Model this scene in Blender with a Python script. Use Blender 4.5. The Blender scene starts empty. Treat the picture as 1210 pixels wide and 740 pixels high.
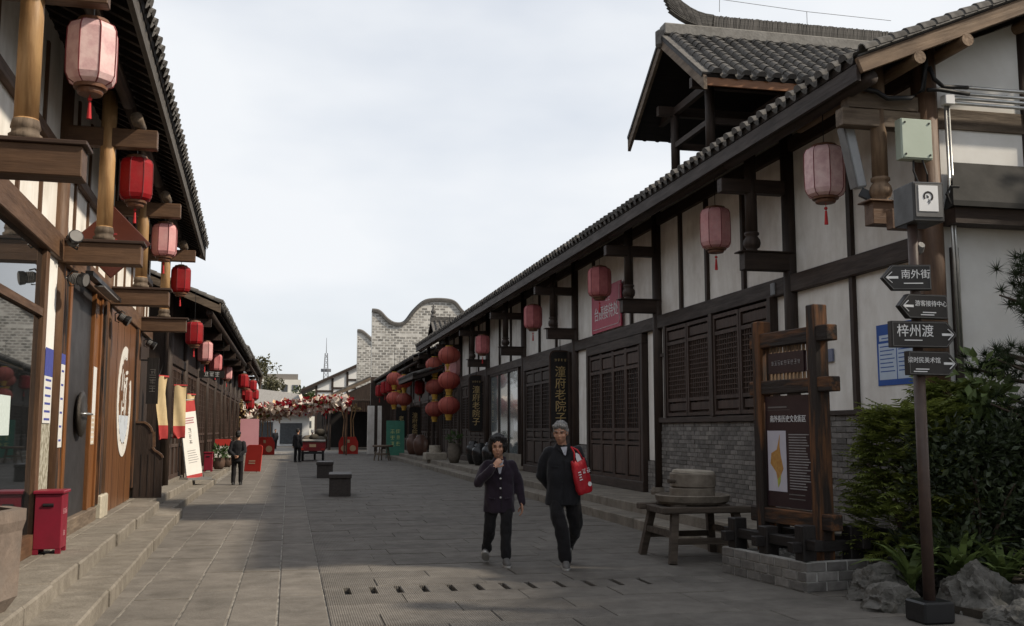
import bpy, bmesh, math, random
from mathutils import Vector, Matrix, noise
S = bpy.context.scene
COL = S.collection
rnd = random.Random(11)
rad = math.radians
# ---------------------------------------------------------------- camera
cam = bpy.data.cameras.new('camera'); camo = bpy.data.objects.new('camera', cam); COL.objects.link(camo)
cam.sensor_width = 36.0; cam.lens = 36.0 * 1195 / 1210
cam.clip_end = 3000; cam.clip_start = 0.05
camo.location = (0, 0, 1.55)
camo.rotation_euler = (rad(90 + 6.587), 0, rad(-12.333))
S.camera = camo
# ---------------------------------------------------------------- light
SUN = Vector((1.13, -0.46, 1.0)).normalized()          # towards the sun
w = bpy.data.worlds.new('World'); S.world = w; w.use_nodes = True
nt = w.node_tree; nt.nodes.clear()
out = nt.nodes.new('ShaderNodeOutputWorld'); bg = nt.nodes.new('ShaderNodeBackground')
sky = nt.nodes.new('ShaderNodeTexSky'); sky.sky_type = 'NISHITA'; sky.sun_disc = False
sky.sun_elevation = math.asin(SUN.z); sky.sun_rotation = math.atan2(SUN.x, SUN.y)
sky.air_density = 1.0; sky.dust_density = 2.2; sky.ozone_density = 1.5
tc = nt.nodes.new('ShaderNodeTexCoord')
mp = nt.nodes.new('ShaderNodeMapping'); mp.inputs['Scale'].default_value = (1.0, 1.0, 2.6)
nz = nt.nodes.new('ShaderNodeTexNoise'); nz.inputs['Scale'].default_value = 1.7; nz.inputs['Detail'].default_value = 5; nz.inputs['Roughness'].default_value = .5
mr = nt.nodes.new('ShaderNodeMapRange'); mr.inputs[1].default_value = .32; mr.inputs[2].default_value = .66; mr.inputs[3].default_value = .50; mr.inputs[4].default_value = .99
mx = nt.nodes.new('ShaderNodeMix'); mx.data_type = 'RGBA'; mx.inputs['B'].default_value = (6.3, 6.48, 6.72, 1)
nt.links.new(tc.outputs['Generated'], mp.inputs['Vector']); nt.links.new(mp.outputs['Vector'], nz.inputs['Vector'])
nt.links.new(nz.outputs['Fac'], mr.inputs[0]); nt.links.new(mr.outputs[0], mx.inputs['Factor'])
nt.links.new(sky.outputs['Color'], mx.inputs['A']); nt.links.new(mx.outputs['Result'], bg.inputs['Color'])
bg.inputs['Strength'].default_value = 0.126
nt.links.new(bg.outputs[0], out.inputs['Surface'])
sun = bpy.data.lights.new('sun', 'SUN'); sun.energy = 4.2; sun.angle = rad(2.4); sun.color = (1.0, .89, .73)
suno = bpy.data.objects.new('sun', sun); COL.objects.link(suno)
suno.rotation_euler = SUN.to_track_quat('Z', 'Y').to_euler(); suno.location = (20, -10, 30)
S.view_settings.view_transform = 'Standard'; S.view_settings.look = 'None'
S.view_settings.exposure = 0.2; S.view_settings.gamma = 1.0
S.render.engine = 'CYCLES'
S.cycles.max_bounces = 6; S.cycles.diffuse_bounces = 3; S.cycles.glossy_bounces = 3; S.cycles.transmission_bounces = 4
S.cycles.transparent_max_bounces = 6; S.cycles.use_denoising = True; S.cycles.caustics_reflective = False; S.cycles.caustics_refractive = False
# ---------------------------------------------------------------- helpers
I4 = Matrix.Identity(4)
FR = [I4]                                               # current frame (left building is turned 2 degrees)
ML = Matrix.Rotation(rad(1.984), 4, 'Z')
W = {}
def T(x, y=0, z=0): return Matrix.Translation((x, y, z))
def RZ(a): return Matrix.Rotation(rad(a), 4, 'Z')
def RX(a): return Matrix.Rotation(rad(a), 4, 'X')
def RY(a): return Matrix.Rotation(rad(a), 4, 'Y')
def SC(x, y, z): return Matrix.Diagonal((x, y, z, 1))
def put(name, data, parent=None, M=I4, frame=True):
    o = bpy.data.objects.new(name, data); COL.objects.link(o)
    Mw = FR[0] @ M if frame else M
    if parent is not None:
        o.parent = parent; o.matrix_parent_inverse = W[parent].inverted()
    o.matrix_basis = Mw; W[o] = Mw
    return o
def thing(name, label, cat, M=I4, group=None):
    o = put(name, None, None, M); o.empty_display_size = .2
    o['label'] = label; o['category'] = cat
    if group: o['group'] = group
    return o
def tag(o, label, cat, group=None):
    o['label'] = label; o['category'] = cat
    if group: o['group'] = group
    return o
def struct(o): o['kind'] = 'structure'; return o
def stuff(o): o['kind'] = 'stuff'; return o
def dup(root, M, label=None, group=None):
    r = root.copy(); COL.objects.link(r); r.matrix_basis = FR[0] @ M; W[r] = r.matrix_basis.copy()
    if label: r['label'] = label
    if group: r['group'] = group
    for ch in list(root.children):
        c = ch.copy(); COL.objects.link(c); c.parent = r
        for g in list(ch.children):
            d = g.copy(); COL.objects.link(d); d.parent = c
    return r
class MB:
    def __init__(s): s.v = []; s.f = []
    def add(s, vs, fs):
        n = len(s.v); s.v += [tuple(v) for v in vs]; s.f += [tuple(i + n for i in f) for f in fs]; return s
    def box(s, x0, x1, y0, y1, z0, z1):
        return s.add([(x0,y0,z0),(x1,y0,z0),(x1,y1,z0),(x0,y1,z0),(x0,y0,z1),(x1,y0,z1),(x1,y1,z1),(x0,y1,z1)],
                     [(0,3,2,1),(4,5,6,7),(0,1,5,4),(1,2,6,5),(2,3,7,6),(3,0,4,7)])
    def tbox(s, x0, x1, y0, y1, z0, z1, c):               # box with chamfered top edges
        n = len(s.v)
        s.add([(x0,y0,z0),(x1,y0,z0),(x1,y1,z0),(x0,y1,z0),(x0,y0,z1-c),(x1,y0,z1-c),(x1,y1,z1-c),(x0,y1,z1-c),
               (x0+c,y0+c,z1),(x1-c,y0+c,z1),(x1-c,y1-c,z1),(x0+c,y1-c,z1)],
              [(0,1,5,4),(1,2,6,5),(2,3,7,6),(3,0,4,7),(4,5,9,8),(5,6,10,9),(6,7,11,10),(7,4,8,11),(8,9,10,11)])
        return s
    def bar(s, p0, p1, w, h, up=(0, 0, 1)):
        p0 = Vector(p0); p1 = Vector(p1); d = (p1 - p0).normalized(); u = Vector(up)
        if abs(d.dot(u)) > .98: u = Vector((0, 1, 0))
        r = d.cross(u).normalized() * w / 2; u = r.cross(d).normalized() * h / 2
        vs = [p0 - r - u, p0 + r - u, p0 + r + u, p0 - r + u, p1 - r - u, p1 + r - u, p1 + r + u, p1 - r + u]
        return s.add(vs, [(0,1,2,3),(7,6,5,4),(0,4,5,1),(1,5,6,2),(2,6,7,3),(3,7,4,0)])
    def ring(s, c, d, r, n, r2=None, ref=None):
        d = Vector(d).normalized(); a = Vector(ref) if ref else (Vector((0,0,1)) if abs(d.z) < .9 else Vector((1,0,0)))
        x = d.cross(a).normalized(); y = d.cross(x).normalized(); r2 = r if r2 is None else r2
        return [Vector(c) + x * (r * math.cos(2*math.pi*i/n)) + y * (r2 * math.sin(2*math.pi*i/n)) for i in range(n)]
    def loft(s, rings, cap=True, closed=True):
        n = len(rings[0]); fs = []
        vs = [v for r in rings for v in r]
        for k in range(len(rings) - 1):
            for i in range(n if closed else n - 1):
                a = k*n+i; b = k*n+(i+1) % n; fs.append((a, b, b+n, a+n))
        if cap: fs.append(tuple(range(n-1, -1, -1))); fs.append(tuple(range((len(rings)-1)*n, len(rings)*n)))
        return s.add(vs, fs)
    def cyl(s, p0, p1, r0, r1=None, n=12, cap=True):
        r1 = r0 if r1 is None else r1; d = Vector(p1) - Vector(p0)
        return s.loft([s.ring(p0, d, r0, n), s.ring(p1, d, r1, n)], cap)
    def tube(s, pts, r, n=6):
        pts = [Vector(p) for p in pts]; rs = []
        for i, p in enumerate(pts):
            d = (pts[min(i+1, len(pts)-1)] - pts[max(i-1, 0)])
            rr = r[i] if isinstance(r, (list, tuple)) else r
            rs.append(s.ring(p, d, rr, n, ref=(.31, .2, .93) if abs(d.normalized().dot(Vector((.31,.2,.93)))) < .95 else (1, 0, 0)))
        return s.loft(rs)
    def lathe(s, prof, n=16, c=(0, 0, 0), cap=True, ph=0):
        rs = []
        for (r, z) in prof:
            rs.append([(c[0] + r*math.cos(2*math.pi*(i+ph)/n), c[1] + r*math.sin(2*math.pi*(i+ph)/n), c[2] + z) for i in range(n)])
        return s.loft(rs, cap)
    def prism(s, poly, axis, a, b):
        n = len(poly)
        def P(p, t): return {'x': (t, p[0], p[1]), 'y': (p[0], t, p[1]), 'z': (p[0], p[1], t)}[axis]
        vs = [P(p, a) for p in poly] + [P(p, b) for p in poly]
        fs = [tuple(range(n-1, -1, -1)), tuple(range(n, 2*n))] + [(i, (i+1) % n, (i+1) % n + n, i+n) for i in range(n)]
        return s.add(vs, fs)
    def ell(s, c, rx, ry, rz, n=12, m=8):
        rs = []
        for k in range(1, m):
            t = math.pi*k/m
            rs.append([(c[0]+rx*math.sin(t)*math.cos(2*math.pi*i/n), c[1]+ry*math.sin(t)*math.sin(2*math.pi*i/n), c[2]-rz*math.cos(t)) for i in range(n)])
        return s.loft(rs)
    def xf(s, M):
        s.v = [tuple(M @ Vector(v)) for v in s.v]; return s
    def mesh(s, m, smooth=False, bevel=0, fix=True, uv=False):
        me = bpy.data.meshes.new('m'); me.from_pydata(s.v, [], s.f)
        if fix or bevel:
            bm = bmesh.new(); bm.from_mesh(me)
            bmesh.ops.recalc_face_normals(bm, faces=bm.faces)
            if bevel: bmesh.ops.bevel(bm, geom=bm.edges[:], offset=bevel, segments=1, affect='EDGES', clamp_overlap=True)
            bm.to_mesh(me); bm.free()
        if smooth: me.polygons.foreach_set('use_smooth', [True]*len(me.polygons))
        if m is not None: me.materials.append(m)
        me.update()
        return me
    def build(s, name, m, parent=None, M=I4, smooth=False, bevel=0, fix=True):
        return put(name, s.mesh(m, smooth, bevel, fix), parent, M)
def smooth_by_angle(me, ang=40):
    me.polygons.foreach_set('use_smooth', [True]*len(me.polygons))
    try: me.set_sharp_from_angle(angle=rad(ang))
    except Exception: pass
    return me
def box(name, m, parent, x0, x1, y0, y1, z0, z1, M=I4, bevel=0):
    return MB().box(x0, x1, y0, y1, z0, z1).build(name, m, parent, M, bevel=bevel)
# ---------------------------------------------------------------- materials
MATS = {}
def mat(name, c, c2=None, ns=6, sc=(1,1,1), det=5, rough=.75, bump=.15, bs=None, var=.12, dirt=0, dc=(.03,.025,.02), ds=1.2,
        metal=0, spec=.35, lo=.3, hi=.7, trans=0, groove=None, alpha=1, sheen=0, rv=.15, subs=0):
    if name in MATS: return MATS[name]
    m = bpy.data.materials.new(name); m.use_nodes = True; t = m.node_tree; N = t.nodes; L = t.links
    p = N['Principled BSDF']
    tcn = N.new('ShaderNodeTexCoord'); mp = N.new('ShaderNodeMapping'); mp.inputs['Scale'].default_value = sc
    oi = N.new('ShaderNodeObjectInfo'); ge = N.new('ShaderNodeNewGeometry')
    L.new(tcn.outputs['Object'], mp.inputs['Vector'])
    nz = N.new('ShaderNodeTexNoise'); nz.inputs['Scale'].default_value = ns; nz.inputs['Detail'].default_value = det; nz.inputs['Roughness'].default_value = .6
    L.new(mp.outputs[0], nz.inputs['Vector'])
    mr = N.new('ShaderNodeMapRange'); mr.inputs[1].default_value = lo; mr.inputs[2].default_value = hi
    L.new(nz.outputs['Fac'], mr.inputs[0])
    c2 = c2 or tuple(x*.65 for x in c)
    mx = N.new('ShaderNodeMix'); mx.data_type = 'RGBA'; mx.inputs['A'].default_value = (*c, 1); mx.inputs['B'].default_value = (*c2, 1)
    L.new(mr.outputs[0], mx.inputs['Factor']); col = mx.outputs['Result']
    if dirt:
        n2 = N.new('ShaderNodeTexNoise'); n2.inputs['Scale'].default_value = ds; n2.inputs['Detail'].default_value = 6; n2.inputs['Roughness'].default_value = .65
        L.new(tcn.outputs['Object'], n2.inputs['Vector'])
        m2 = N.new('ShaderNodeMapRange'); m2.inputs[1].default_value = .45; m2.inputs[2].default_value = .75; m2.inputs[4].default_value = dirt
        L.new(n2.outputs['Fac'], m2.inputs[0])
        x2 = N.new('ShaderNodeMix'); x2.data_type = 'RGBA'; x2.inputs['B'].default_value = (*dc, 1)
        L.new(m2.outputs[0], x2.inputs['Factor']); L.new(col, x2.inputs['A']); col = x2.outputs['Result']
    if var:
        ad = N.new('ShaderNodeMath'); ad.operation = 'ADD'; fr = N.new('ShaderNodeMath'); fr.operation = 'FRACT'
        L.new(oi.outputs['Random'], ad.inputs[0]); L.new(ge.outputs['Random Per Island'], ad.inputs[1]); L.new(ad.outputs[0], fr.inputs[0])
        vr = N.new('ShaderNodeMapRange'); vr.inputs[3].default_value = 1-var; vr.inputs[4].default_value = 1+var
        L.new(fr.outputs[0], vr.inputs[0])
        hs = N.new('ShaderNodeHueSaturation'); L.new(vr.outputs[0], hs.inputs['Value']); L.new(col, hs.inputs['Color']); col = hs.outputs['Color']
    L.new(col, p.inputs['Base Color'])
    if rv:
        rr = N.new('ShaderNodeMapRange'); rr.inputs[3].default_value = max(0, rough-rv); rr.inputs[4].default_value = min(1, rough+rv)
        L.new(nz.outputs['Fac'], rr.inputs[0]); L.new(rr.outputs[0], p.inputs['Roughness'])
    else: p.inputs['Roughness'].default_value = rough
    p.inputs['Metallic'].default_value = metal; p.inputs['Specular IOR Level'].default_value = spec
    if sheen: p.inputs['Sheen Weight'].default_value = sheen
    if alpha < 1: p.inputs['Alpha'].default_value = alpha
    if subs: p.inputs['Subsurface Weight'].default_value = subs; p.inputs['Subsurface Radius'].default_value = (.02, .008, .004)
    if bump:
        n3 = N.new('ShaderNodeTexNoise'); n3.inputs['Scale'].default_value = bs or ns*3; n3.inputs['Detail'].default_value = 6
        L.new(mp.outputs[0], n3.inputs['Vector']); h = n3.outputs['Fac']
        if groove:
            wv = N.new('ShaderNodeTexWave'); wv.wave_type = 'BANDS'; wv.bands_direction = groove[0]; wv.inputs['Scale'].default_value = groove[1]
            wv.inputs['Distortion'].default_value = 1.2; wv.inputs['Detail'].default_value = 2; wv.inputs['Detail Scale'].default_value = 3
            L.new(tcn.outputs['Object'], wv.inputs['Vector'])
            am = N.new('ShaderNodeMath'); am.operation = 'MULTIPLY_ADD'; am.inputs[1].default_value = groove[2]
            L.new(wv.outputs['Fac'], am.inputs[0]); L.new(h, am.inputs[2]); h = am.outputs[0]
        bp = N.new('ShaderNodeBump'); bp.inputs['Strength'].default_value = bump; bp.inputs['Distance'].default_value = .02
        L.new(h, bp.inputs['Height']); L.new(bp.outputs[0], p.inputs['Normal'])
    if trans:
        tr = N.new('ShaderNodeBsdfTranslucent'); ms = N.new('ShaderNodeMixShader'); ms.inputs[0].default_value = trans
        L.new(col, tr.inputs['Color']); L.new(p.outputs[0], ms.inputs[1]); L.new(tr.outputs[0], ms.inputs[2])
        L.new(ms.outputs[0], N['Material Output'].inputs['Surface'])
    MATS[name] = m
    return m
def wood(tone, ax):
    c, c2, rough, bump = WOODS[tone]
    sc = {'x': (.12,1,1), 'y': (1,.12,1), 'z': (1,1,.12)}[ax]
    if tone == 'worn': return mat('wood_worn_'+ax, c, c2, ns=7, sc=sc, det=8, rough=.75, bump=.5, bs=30, var=.16, lo=.46, hi=.62)
    return mat('wood_%s_%s' % (tone, ax), c, c2, ns=16, sc=sc, det=6, rough=rough, bump=bump, bs=30, var=.16, dirt=.35, ds=2.5, dc=tuple(x*.45 for x in c2))
WOODS = {'dark': ((.046,.029,.021), (.021,.0135,.010), .65, .3), 'red': ((.070,.040,.028), (.032,.019,.014), .65, .3),
         'brown': ((.135,.074,.040), (.068,.035,.019), .6, .3), 'drift': ((.105,.094,.082), (.058,.050,.043), .8, .4), 'honey': ((.52,.33,.16), (.27,.145,.06), .5, .25),
         'orange': ((.21,.085,.026), (.12,.045,.014), .4, .2), 'grey': ((.19,.145,.105), (.08,.058,.042), .8, .4),
         'black': ((.018,.014,.013), (.010,.008,.007), .6, .3), 'worn': ((.018,.012,.009), (.15,.062,.022), .7, .5), 'tan': ((.25,.165,.10), (.10,.062,.038), .7, .35),
         'eave': ((.028,.020,.016), (.014,.010,.008), .7, .3)}
PLASTER = mat('plaster', (.79,.765,.72), (.60,.565,.51), ns=3.2, sc=(1,1,.28), det=8, lo=.38, hi=.78, rough=.9, bump=.12, bs=5, dirt=.42, dc=(.38,.33,.27), ds=1.7, var=.05, spec=.1)
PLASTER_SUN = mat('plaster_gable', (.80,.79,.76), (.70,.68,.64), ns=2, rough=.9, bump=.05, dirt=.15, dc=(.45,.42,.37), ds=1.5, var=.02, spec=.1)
PAVE = mat('paving_stone', (.160,.145,.126), (.100,.090,.078), ns=5, rough=.82, bump=.5, bs=26, var=.12, dirt=.8, dc=(.068,.060,.051), ds=1.4, groove=('X', 16, .45), lo=.25, hi=.75)
PAVE2 = mat('paving_strip', (.185,.166,.142), (.120,.106,.090), ns=4, rough=.8, bump=.3, bs=34, var=.08, dirt=.9, dc=(.075,.066,.054), ds=1.9, lo=.25, hi=.75)
STEP = mat('step_stone', (.225,.20,.165), (.14,.122,.098), ns=5, rough=.85, bump=.5, bs=30, var=.14, dirt=.5, dc=(.085,.072,.056), ds=1.3)
BED = mat('joint_bed', (.30,.275,.235), (.10,.09,.076), ns=5, bump=.3, var=0, lo=.35, hi=.65)
DRAINB = mat('drain_bed', (.012,.010,.009), rough=.9, bump=0, var=0)
GROUND = mat('ground_earth', (.13,.115,.095), (.08,.07,.055), ns=.6, bump=.2, var=0)
TILE = mat('roof_tile_clay', (.115,.107,.098), (.055,.051,.047), ns=9, rough=.85, bump=.3, var=.28, dirt=.35, dc=(.15,.14,.125), ds=3)
BRICK = mat('grey_brick', (.20,.188,.175), (.11,.102,.094), ns=9, rough=.9, bump=.4, bs=40, var=.33, dirt=.35, dc=(.22,.20,.17), ds=1.5)
MORTAR = mat('mortar', (.11,.10,.09), (.07,.065,.058), ns=12, bump=.3, var=0)
MORTAR_L = mat('mortar_light', (.42,.41,.38), (.28,.27,.25), ns=14, bump=.3, var=0)
ROCK = mat('garden_rock', (.145,.137,.123), (.055,.051,.044), ns=7, rough=.9, bump=1.0, bs=22, var=.1, dirt=.45, dc=(.05,.05,.035), ds=3)
MILL = mat('mill_stone', (.20,.17,.135), (.12,.10,.08), ns=8, rough=.9, bump=.4, var=.2)
MILLTOP = mat('mill_top', (.36,.32,.26), (.24,.21,.17), ns=8, rough=.9, bump=.4, var=.1)
METAL_G = mat('galvanised', (.55,.55,.53), (.40,.40,.39), ns=8, rough=.35, bump=.02, metal=.8, var=.05)
BLACK = mat('black_paint', (.016,.016,.017), (.010,.010,.011), rough=.4, bump=.05, var=.05)
CABLE = mat('cable', (.012,.012,.013), rough=.55, bump=0, var=0)
GREYM = mat('grey_metal', (.16,.155,.15), (.11,.105,.10), rough=.45, bump=.03, var=.05)
WHITE = mat('white_print', (.72,.72,.72), (.68,.68,.68), rough=.6, bump=0, var=.02)
GOLD = mat('gold_letters', (.66,.50,.24), (.52,.37,.15), rough=.4, bump=.05, metal=.4, var=.05)
SIGNBLK = mat('sign_black', (.022,.019,.018), (.014,.012,.011), rough=.45, bump=.03, var=.03)
LRED = mat('lantern_red', (.42,.012,.018), (.30,.008,.012), ns=7, rough=.6, bump=.08, var=.10, trans=.35, dirt=.18, dc=(.55,.16,.14), ds=4)
LPINK = mat('lantern_faded', (.76,.40,.39), (.60,.26,.27), ns=7, rough=.75, bump=.12, var=.10, trans=.18, dirt=.55, dc=(.76,.56,.53), ds=4)
LPALE = mat('lantern_pale', (.88,.66,.63), (.74,.46,.46), ns=9, rough=.75, bump=.12, var=.05, trans=.18, dirt=.45, dc=(.52,.30,.33), ds=9)
LDARK = mat('lantern_rose', (.60,.21,.21), (.44,.12,.13), ns=7, rough=.7, bump=.08, var=.12, trans=.18, dirt=.25, dc=(.45,.18,.17), ds=3)
LORANGE = mat('lantern_orange', (.52,.16,.12), (.42,.085,.07), ns=3, rough=.7, bump=.06, var=.18, trans=.4, dirt=.45, dc=(.56,.17,.10), ds=1.5)
LRIB = mat('lantern_rib', (.22,.045,.05), rough=.7, bump=0, var=0)
LCAP = mat('lantern_cap', (.17,.075,.04), (.10,.045,.025), rough=.6, bump=.05, var=.1)
TASS = mat('tassel_red', (.50,.03,.035), (.36,.02,.02), rough=.8, bump=.1, var=.05)
YEL = mat('tassel_yellow', (.50,.30,.05), (.38,.2,.03), rough=.8, bump=.1, var=.05)
def glass_mat(name, tint, rough=.03, spec=.6):
    m = bpy.data.materials.new(name); m.use_nodes = True; p = m.node_tree.nodes['Principled BSDF']
    p.inputs['Base Color'].default_value = (*tint, 1); p.inputs['Roughness'].default_value = rough
    p.inputs['Specular IOR Level'].default_value = spec; p.inputs['Coat Weight'].default_value = .5; p.inputs['Coat Roughness'].default_value = .02
    return m
GLASS = glass_mat('shop_glass', (.012,.014,.015), .02, 1.0)
GLASS_L = glass_mat('frosted_shop_glass', (.16,.18,.18), .12, .6)
# ---------------------------------------------------------------- text
TS = bpy.data.scenes.new('work')                          # small side scene: evaluating there is fast
def evaluate(o):
    TS.collection.objects.link(o); vl = TS.view_layers[0]; vl.update(); dg = vl.depsgraph; dg.update()
    me = bpy.data.meshes.new_from_object(o.evaluated_get(dg)); d = o.data; bpy.data.objects.remove(o); return me
TXT = {}
def text(body, size, m, parent, M, name='lettering', ext=.002, ax='CENTER', line=1.0, sx=1.0):
    key = (body, size, m.name, line, ax)
    if key not in TXT:
        cu = bpy.data.curves.new('t', 'FONT'); cu.body = body; cu.size = size; cu.align_x = ax; cu.align_y = 'CENTER'; cu.space_line = line
        cu.resolution_u = 2; cu.extrude = ext
        o = bpy.data.objects.new('t', cu); me = evaluate(o); me.materials.clear(); me.materials.append(m)
        bpy.data.curves.remove(cu); TXT[key] = me
    return put(name, TXT[key], parent, M @ SC(sx, 1, 1))
def glyphs(cells, size, m, parent, M, name='lettering', line=1.0, sx=1.0, **k):
    """writing too small or blurred to read: character-sized groups of brush strokes, one group per character cell"""
    b = MB(); r2 = random.Random(sum(cells)*7+int(size*1000)); n = len(cells); h = size*.42
    for j, row in enumerate(cells):
        cy = ((n-1)/2-j)*size*line
        for i in range(row):
            cx = (i-(row-1)/2)*size
            for q in range(3): y = cy+h*(.8-.8*q)+r2.uniform(-.1,.1)*size; w_ = h*r2.uniform(.5,1); b.box(cx-w_, cx+w_, y-size*.035, y+size*.035, -.001, .001)
            for q in range(2): x = cx+h*r2.uniform(-.7,.7); b.box(x-size*.035, x+size*.035, cy-h*r2.uniform(.3,1), cy+h*r2.uniform(.3,1), -.0014, .0014)
    return b.build(name, m, parent, M @ SC(sx, 1, 1))
# text lies in local xy facing +z. Orientation helpers for a plate facing -Y, -X, +X
FNY = RX(90)                                   # faces -Y, x to the right
FNX = RZ(-90) @ RX(90)                          # faces -X
FPX = RZ(90) @ RX(90)                           # faces +X
def bars(n, w, h, pitch, ragged=.25):          # unreadable small print as thin raised lines
    b = MB(); r2 = random.Random(n)
    for i in range(n):
        ww = w * (1 - ragged * r2.random()); b.box(-w/2, -w/2+ww, -h/2 - i*pitch, h/2 - i*pitch, 0, .0015)
    return b
# ================================================================ builders shared by the structure
def axes(o, u, v):
    u = Vector(u).normalized(); v = Vector(v).normalized(); n = u.cross(v)
    return Matrix(((u.x, v.x, n.x, o[0]), (u.y, v.y, n.y, o[1]), (u.z, v.z, n.z, o[2]), (0, 0, 0, 1)))
def cover_tile(b, r0, r1, ln, th=.014, n=6, M=I4):       # half-round tile, lower (wide) end at v=0
    vs = []
    for (vv, r, dz) in ((0, r0, .012), (ln, r1, 0)):
        for rr in (r, r-th):
            for i in range(n+1):
                a = math.pi*i/n; vs.append(M @ Vector((rr*math.cos(a), vv, dz + rr*math.sin(a))))
    k = n+1; fs = []
    for i in range(n):
        fs.append((i, i+1, 2*k+i+1, 2*k+i)); fs.append((k+i, k+i+1, i+1, i)) ; fs.append((k+i+1, k+i, 3*k+i, 3*k+i+1))
    fs += [(0, 2*k, 3*k, k), (n, k+n, 3*k+n, 2*k+n)]
    return b.add(vs, fs)
def drip_tile(b, wd, M=I4):                              # curved eave plate between two covers
    vs = []; n = 6
    for i in range(n+1):
        t = i/n*2-1; sag = -.035*(1-t*t)
        vs += [M @ Vector((t*wd, 0, .03+sag)), M @ Vector((t*wd, -.012, .03+sag*1.2-.045*(1-t*t)-.01)), M @ Vector((t*wd, .2, .03+sag))]
    fs = []
    for i in range(n):
        a = i*3; fs += [(a, a+1, a+4, a+3), (a, a+3, a+5, a+2)]
    return b.add(vs, fs)
TILE_ME = {}
def roof_slope(parent, M, ln, sl, pitch=.25, ntile=300, r=.075, course=.2, rafters=0, allparts=False, deckm=None, thick=.05):
    """M: local u along the eave, v up the slope, n off the roof"""
    deckm = deckm or wood('eave', 'y')
    rf = MB().box(0, ln, .02, sl, -thick, 0).build('roof', deckm, parent, M)
    o = MB().box(.01, ln-.01, .05, sl-.01, .002, .02).build('tile_bed', TILE, rf, M); stuff(o)
    key = (r, pitch)
    if key not in TILE_ME:
        b = MB(); cover_tile(b, r, r*.86, .26); t1 = b.mesh(TILE, fix=False); smooth_by_angle(t1, 50)
        b = MB(); cover_tile(b, r*1.05, r*.9, .26)
        for rr in (r*1.06,): b.add([(rr*math.cos(math.pi*i/6), -.006, .012+rr*math.sin(math.pi*i/6)) for i in range(7)], [tuple(range(7))])
        t2 = b.mesh(TILE, fix=False); b = MB(); drip_tile(b, pitch/2-r*.55); t3 = b.mesh(TILE, fix=False); smooth_by_angle(t3, 60)
        TILE_ME[key] = (t1, t2, t3)
    t1, t2, t3 = TILE_ME[key]
    rows = int(ln/pitch); nc = int(sl/course)
    b = MB(); cnt = 0; off = (ln-(rows-1)*pitch)/2
    pos = [off + i*pitch for i in range(rows)]
    # nearest to the street camera first
    Mw = FR[0] @ M
    order = sorted(range(rows), key=lambda i: (Mw @ Vector((pos[i], 0, 0))).to_2d().length)
    for i in order:
        x = pos[i]
        jx = rnd.uniform(-.008, .008); jv = rnd.uniform(-.015, .01)
        if cnt + 2 <= ntile:
            put('roof_tile', t2, rf, M @ T(x+jx, jv, .02) @ RX(rnd.uniform(-1, 2)) @ RZ(rnd.uniform(-2, 2))); cnt += 1
            put('drip_tile', t3, rf, M @ T(x+pitch/2, rnd.uniform(-.01, .01), .02)); cnt += 1
        else:
            cover_tile(b, r*1.05, r*.9, .26, M=T(x+jx, jv, .02)); drip_tile(b, pitch/2-r*.55, T(x+pitch/2, 0, .02))
    for i in order:
        x = pos[i]
        for k in range(1, nc+1):
            jx = rnd.uniform(-.008, .008)
            if allparts and cnt < ntile:
                put('roof_tile', t1, rf, M @ T(x+jx, k*course, .02) @ RZ(rnd.uniform(-2, 2))); cnt += 1
            else: cover_tile(b, r, r*.86, .26, n=5, M=T(x+jx, k*course, .02) @ RZ(rnd.uniform(-1.5, 1.5)))
    if b.v:
        me = b.mesh(TILE, fix=False); smooth_by_angle(me, 50); stuff(put('tile_courses', me, rf, M))
    if rafters:
        n = int(ln/rafters); b = MB().box(-.04, .04, .05, min(sl, 3.2), -.13, -thick-.001); me = b.mesh(wood('eave', 'x'))
        for i in range(n+1): put('rafter', me, rf, M @ T(.06+i*(ln-.12)/n, 0, 0))
    return rf
def brick_wall(parent, M, w, h, bl=.25, bh=.072, jt=.011, limit=300, depth=.06, m=BRICK, mm=MORTAR, name='wall', proud=.012, near=None):
    """local x along the wall, z up, outer face towards -y at y=0"""
    bk = MB().box(0, w, 0, depth, 0, h).build(name, mm, parent, M)
    lst = []; nr = int(h/bh); hh = h/nr
    for j in range(nr):
        x = -(bl/2 if j % 2 else 0)
        while x < w:
            a = max(0, x); c = min(w, x+bl)
            if c-a > .03: lst.append((a+jt/2, c-jt/2, j*hh+jt/2, (j+1)*hh-jt/2))
            x += bl
    lst.sort(key=near or (lambda q: 0))
    b = MB(); cache = {}
    for i, (a, c, z0, z1) in enumerate(lst):
        p = proud*rnd.uniform(.4, 1.3)
        if i < limit:
            k = round(c-a, 3)
            if k not in cache: cache[k] = MB().box(0, c-a, -proud, .02, 0, z1-z0).mesh(m)
            put('brick', cache[k], bk, M @ T(a, (proud-p)*.6, z0) @ RY(rnd.uniform(-.4, .4)))
        else: b.box(a, c, -p, .02, z0, z1)
    if b.v: stuff(b.build('bricks', m, bk, M, fix=False))
    return bk
def lattice_mesh(w, h, nx, nz, t=.012, d=.02, m=None, fancy=False):
    b = MB()
    for i in range(1, nx): b.box(i*w/nx-t/2, i*w/nx+t/2, 0, d, 0, h)
    for k in range(1, nz): b.box(0, w, .003, d-.003, k*h/nz-t/2, k*h/nz+t/2)
    return b.mesh(m, fix=False)
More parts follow.
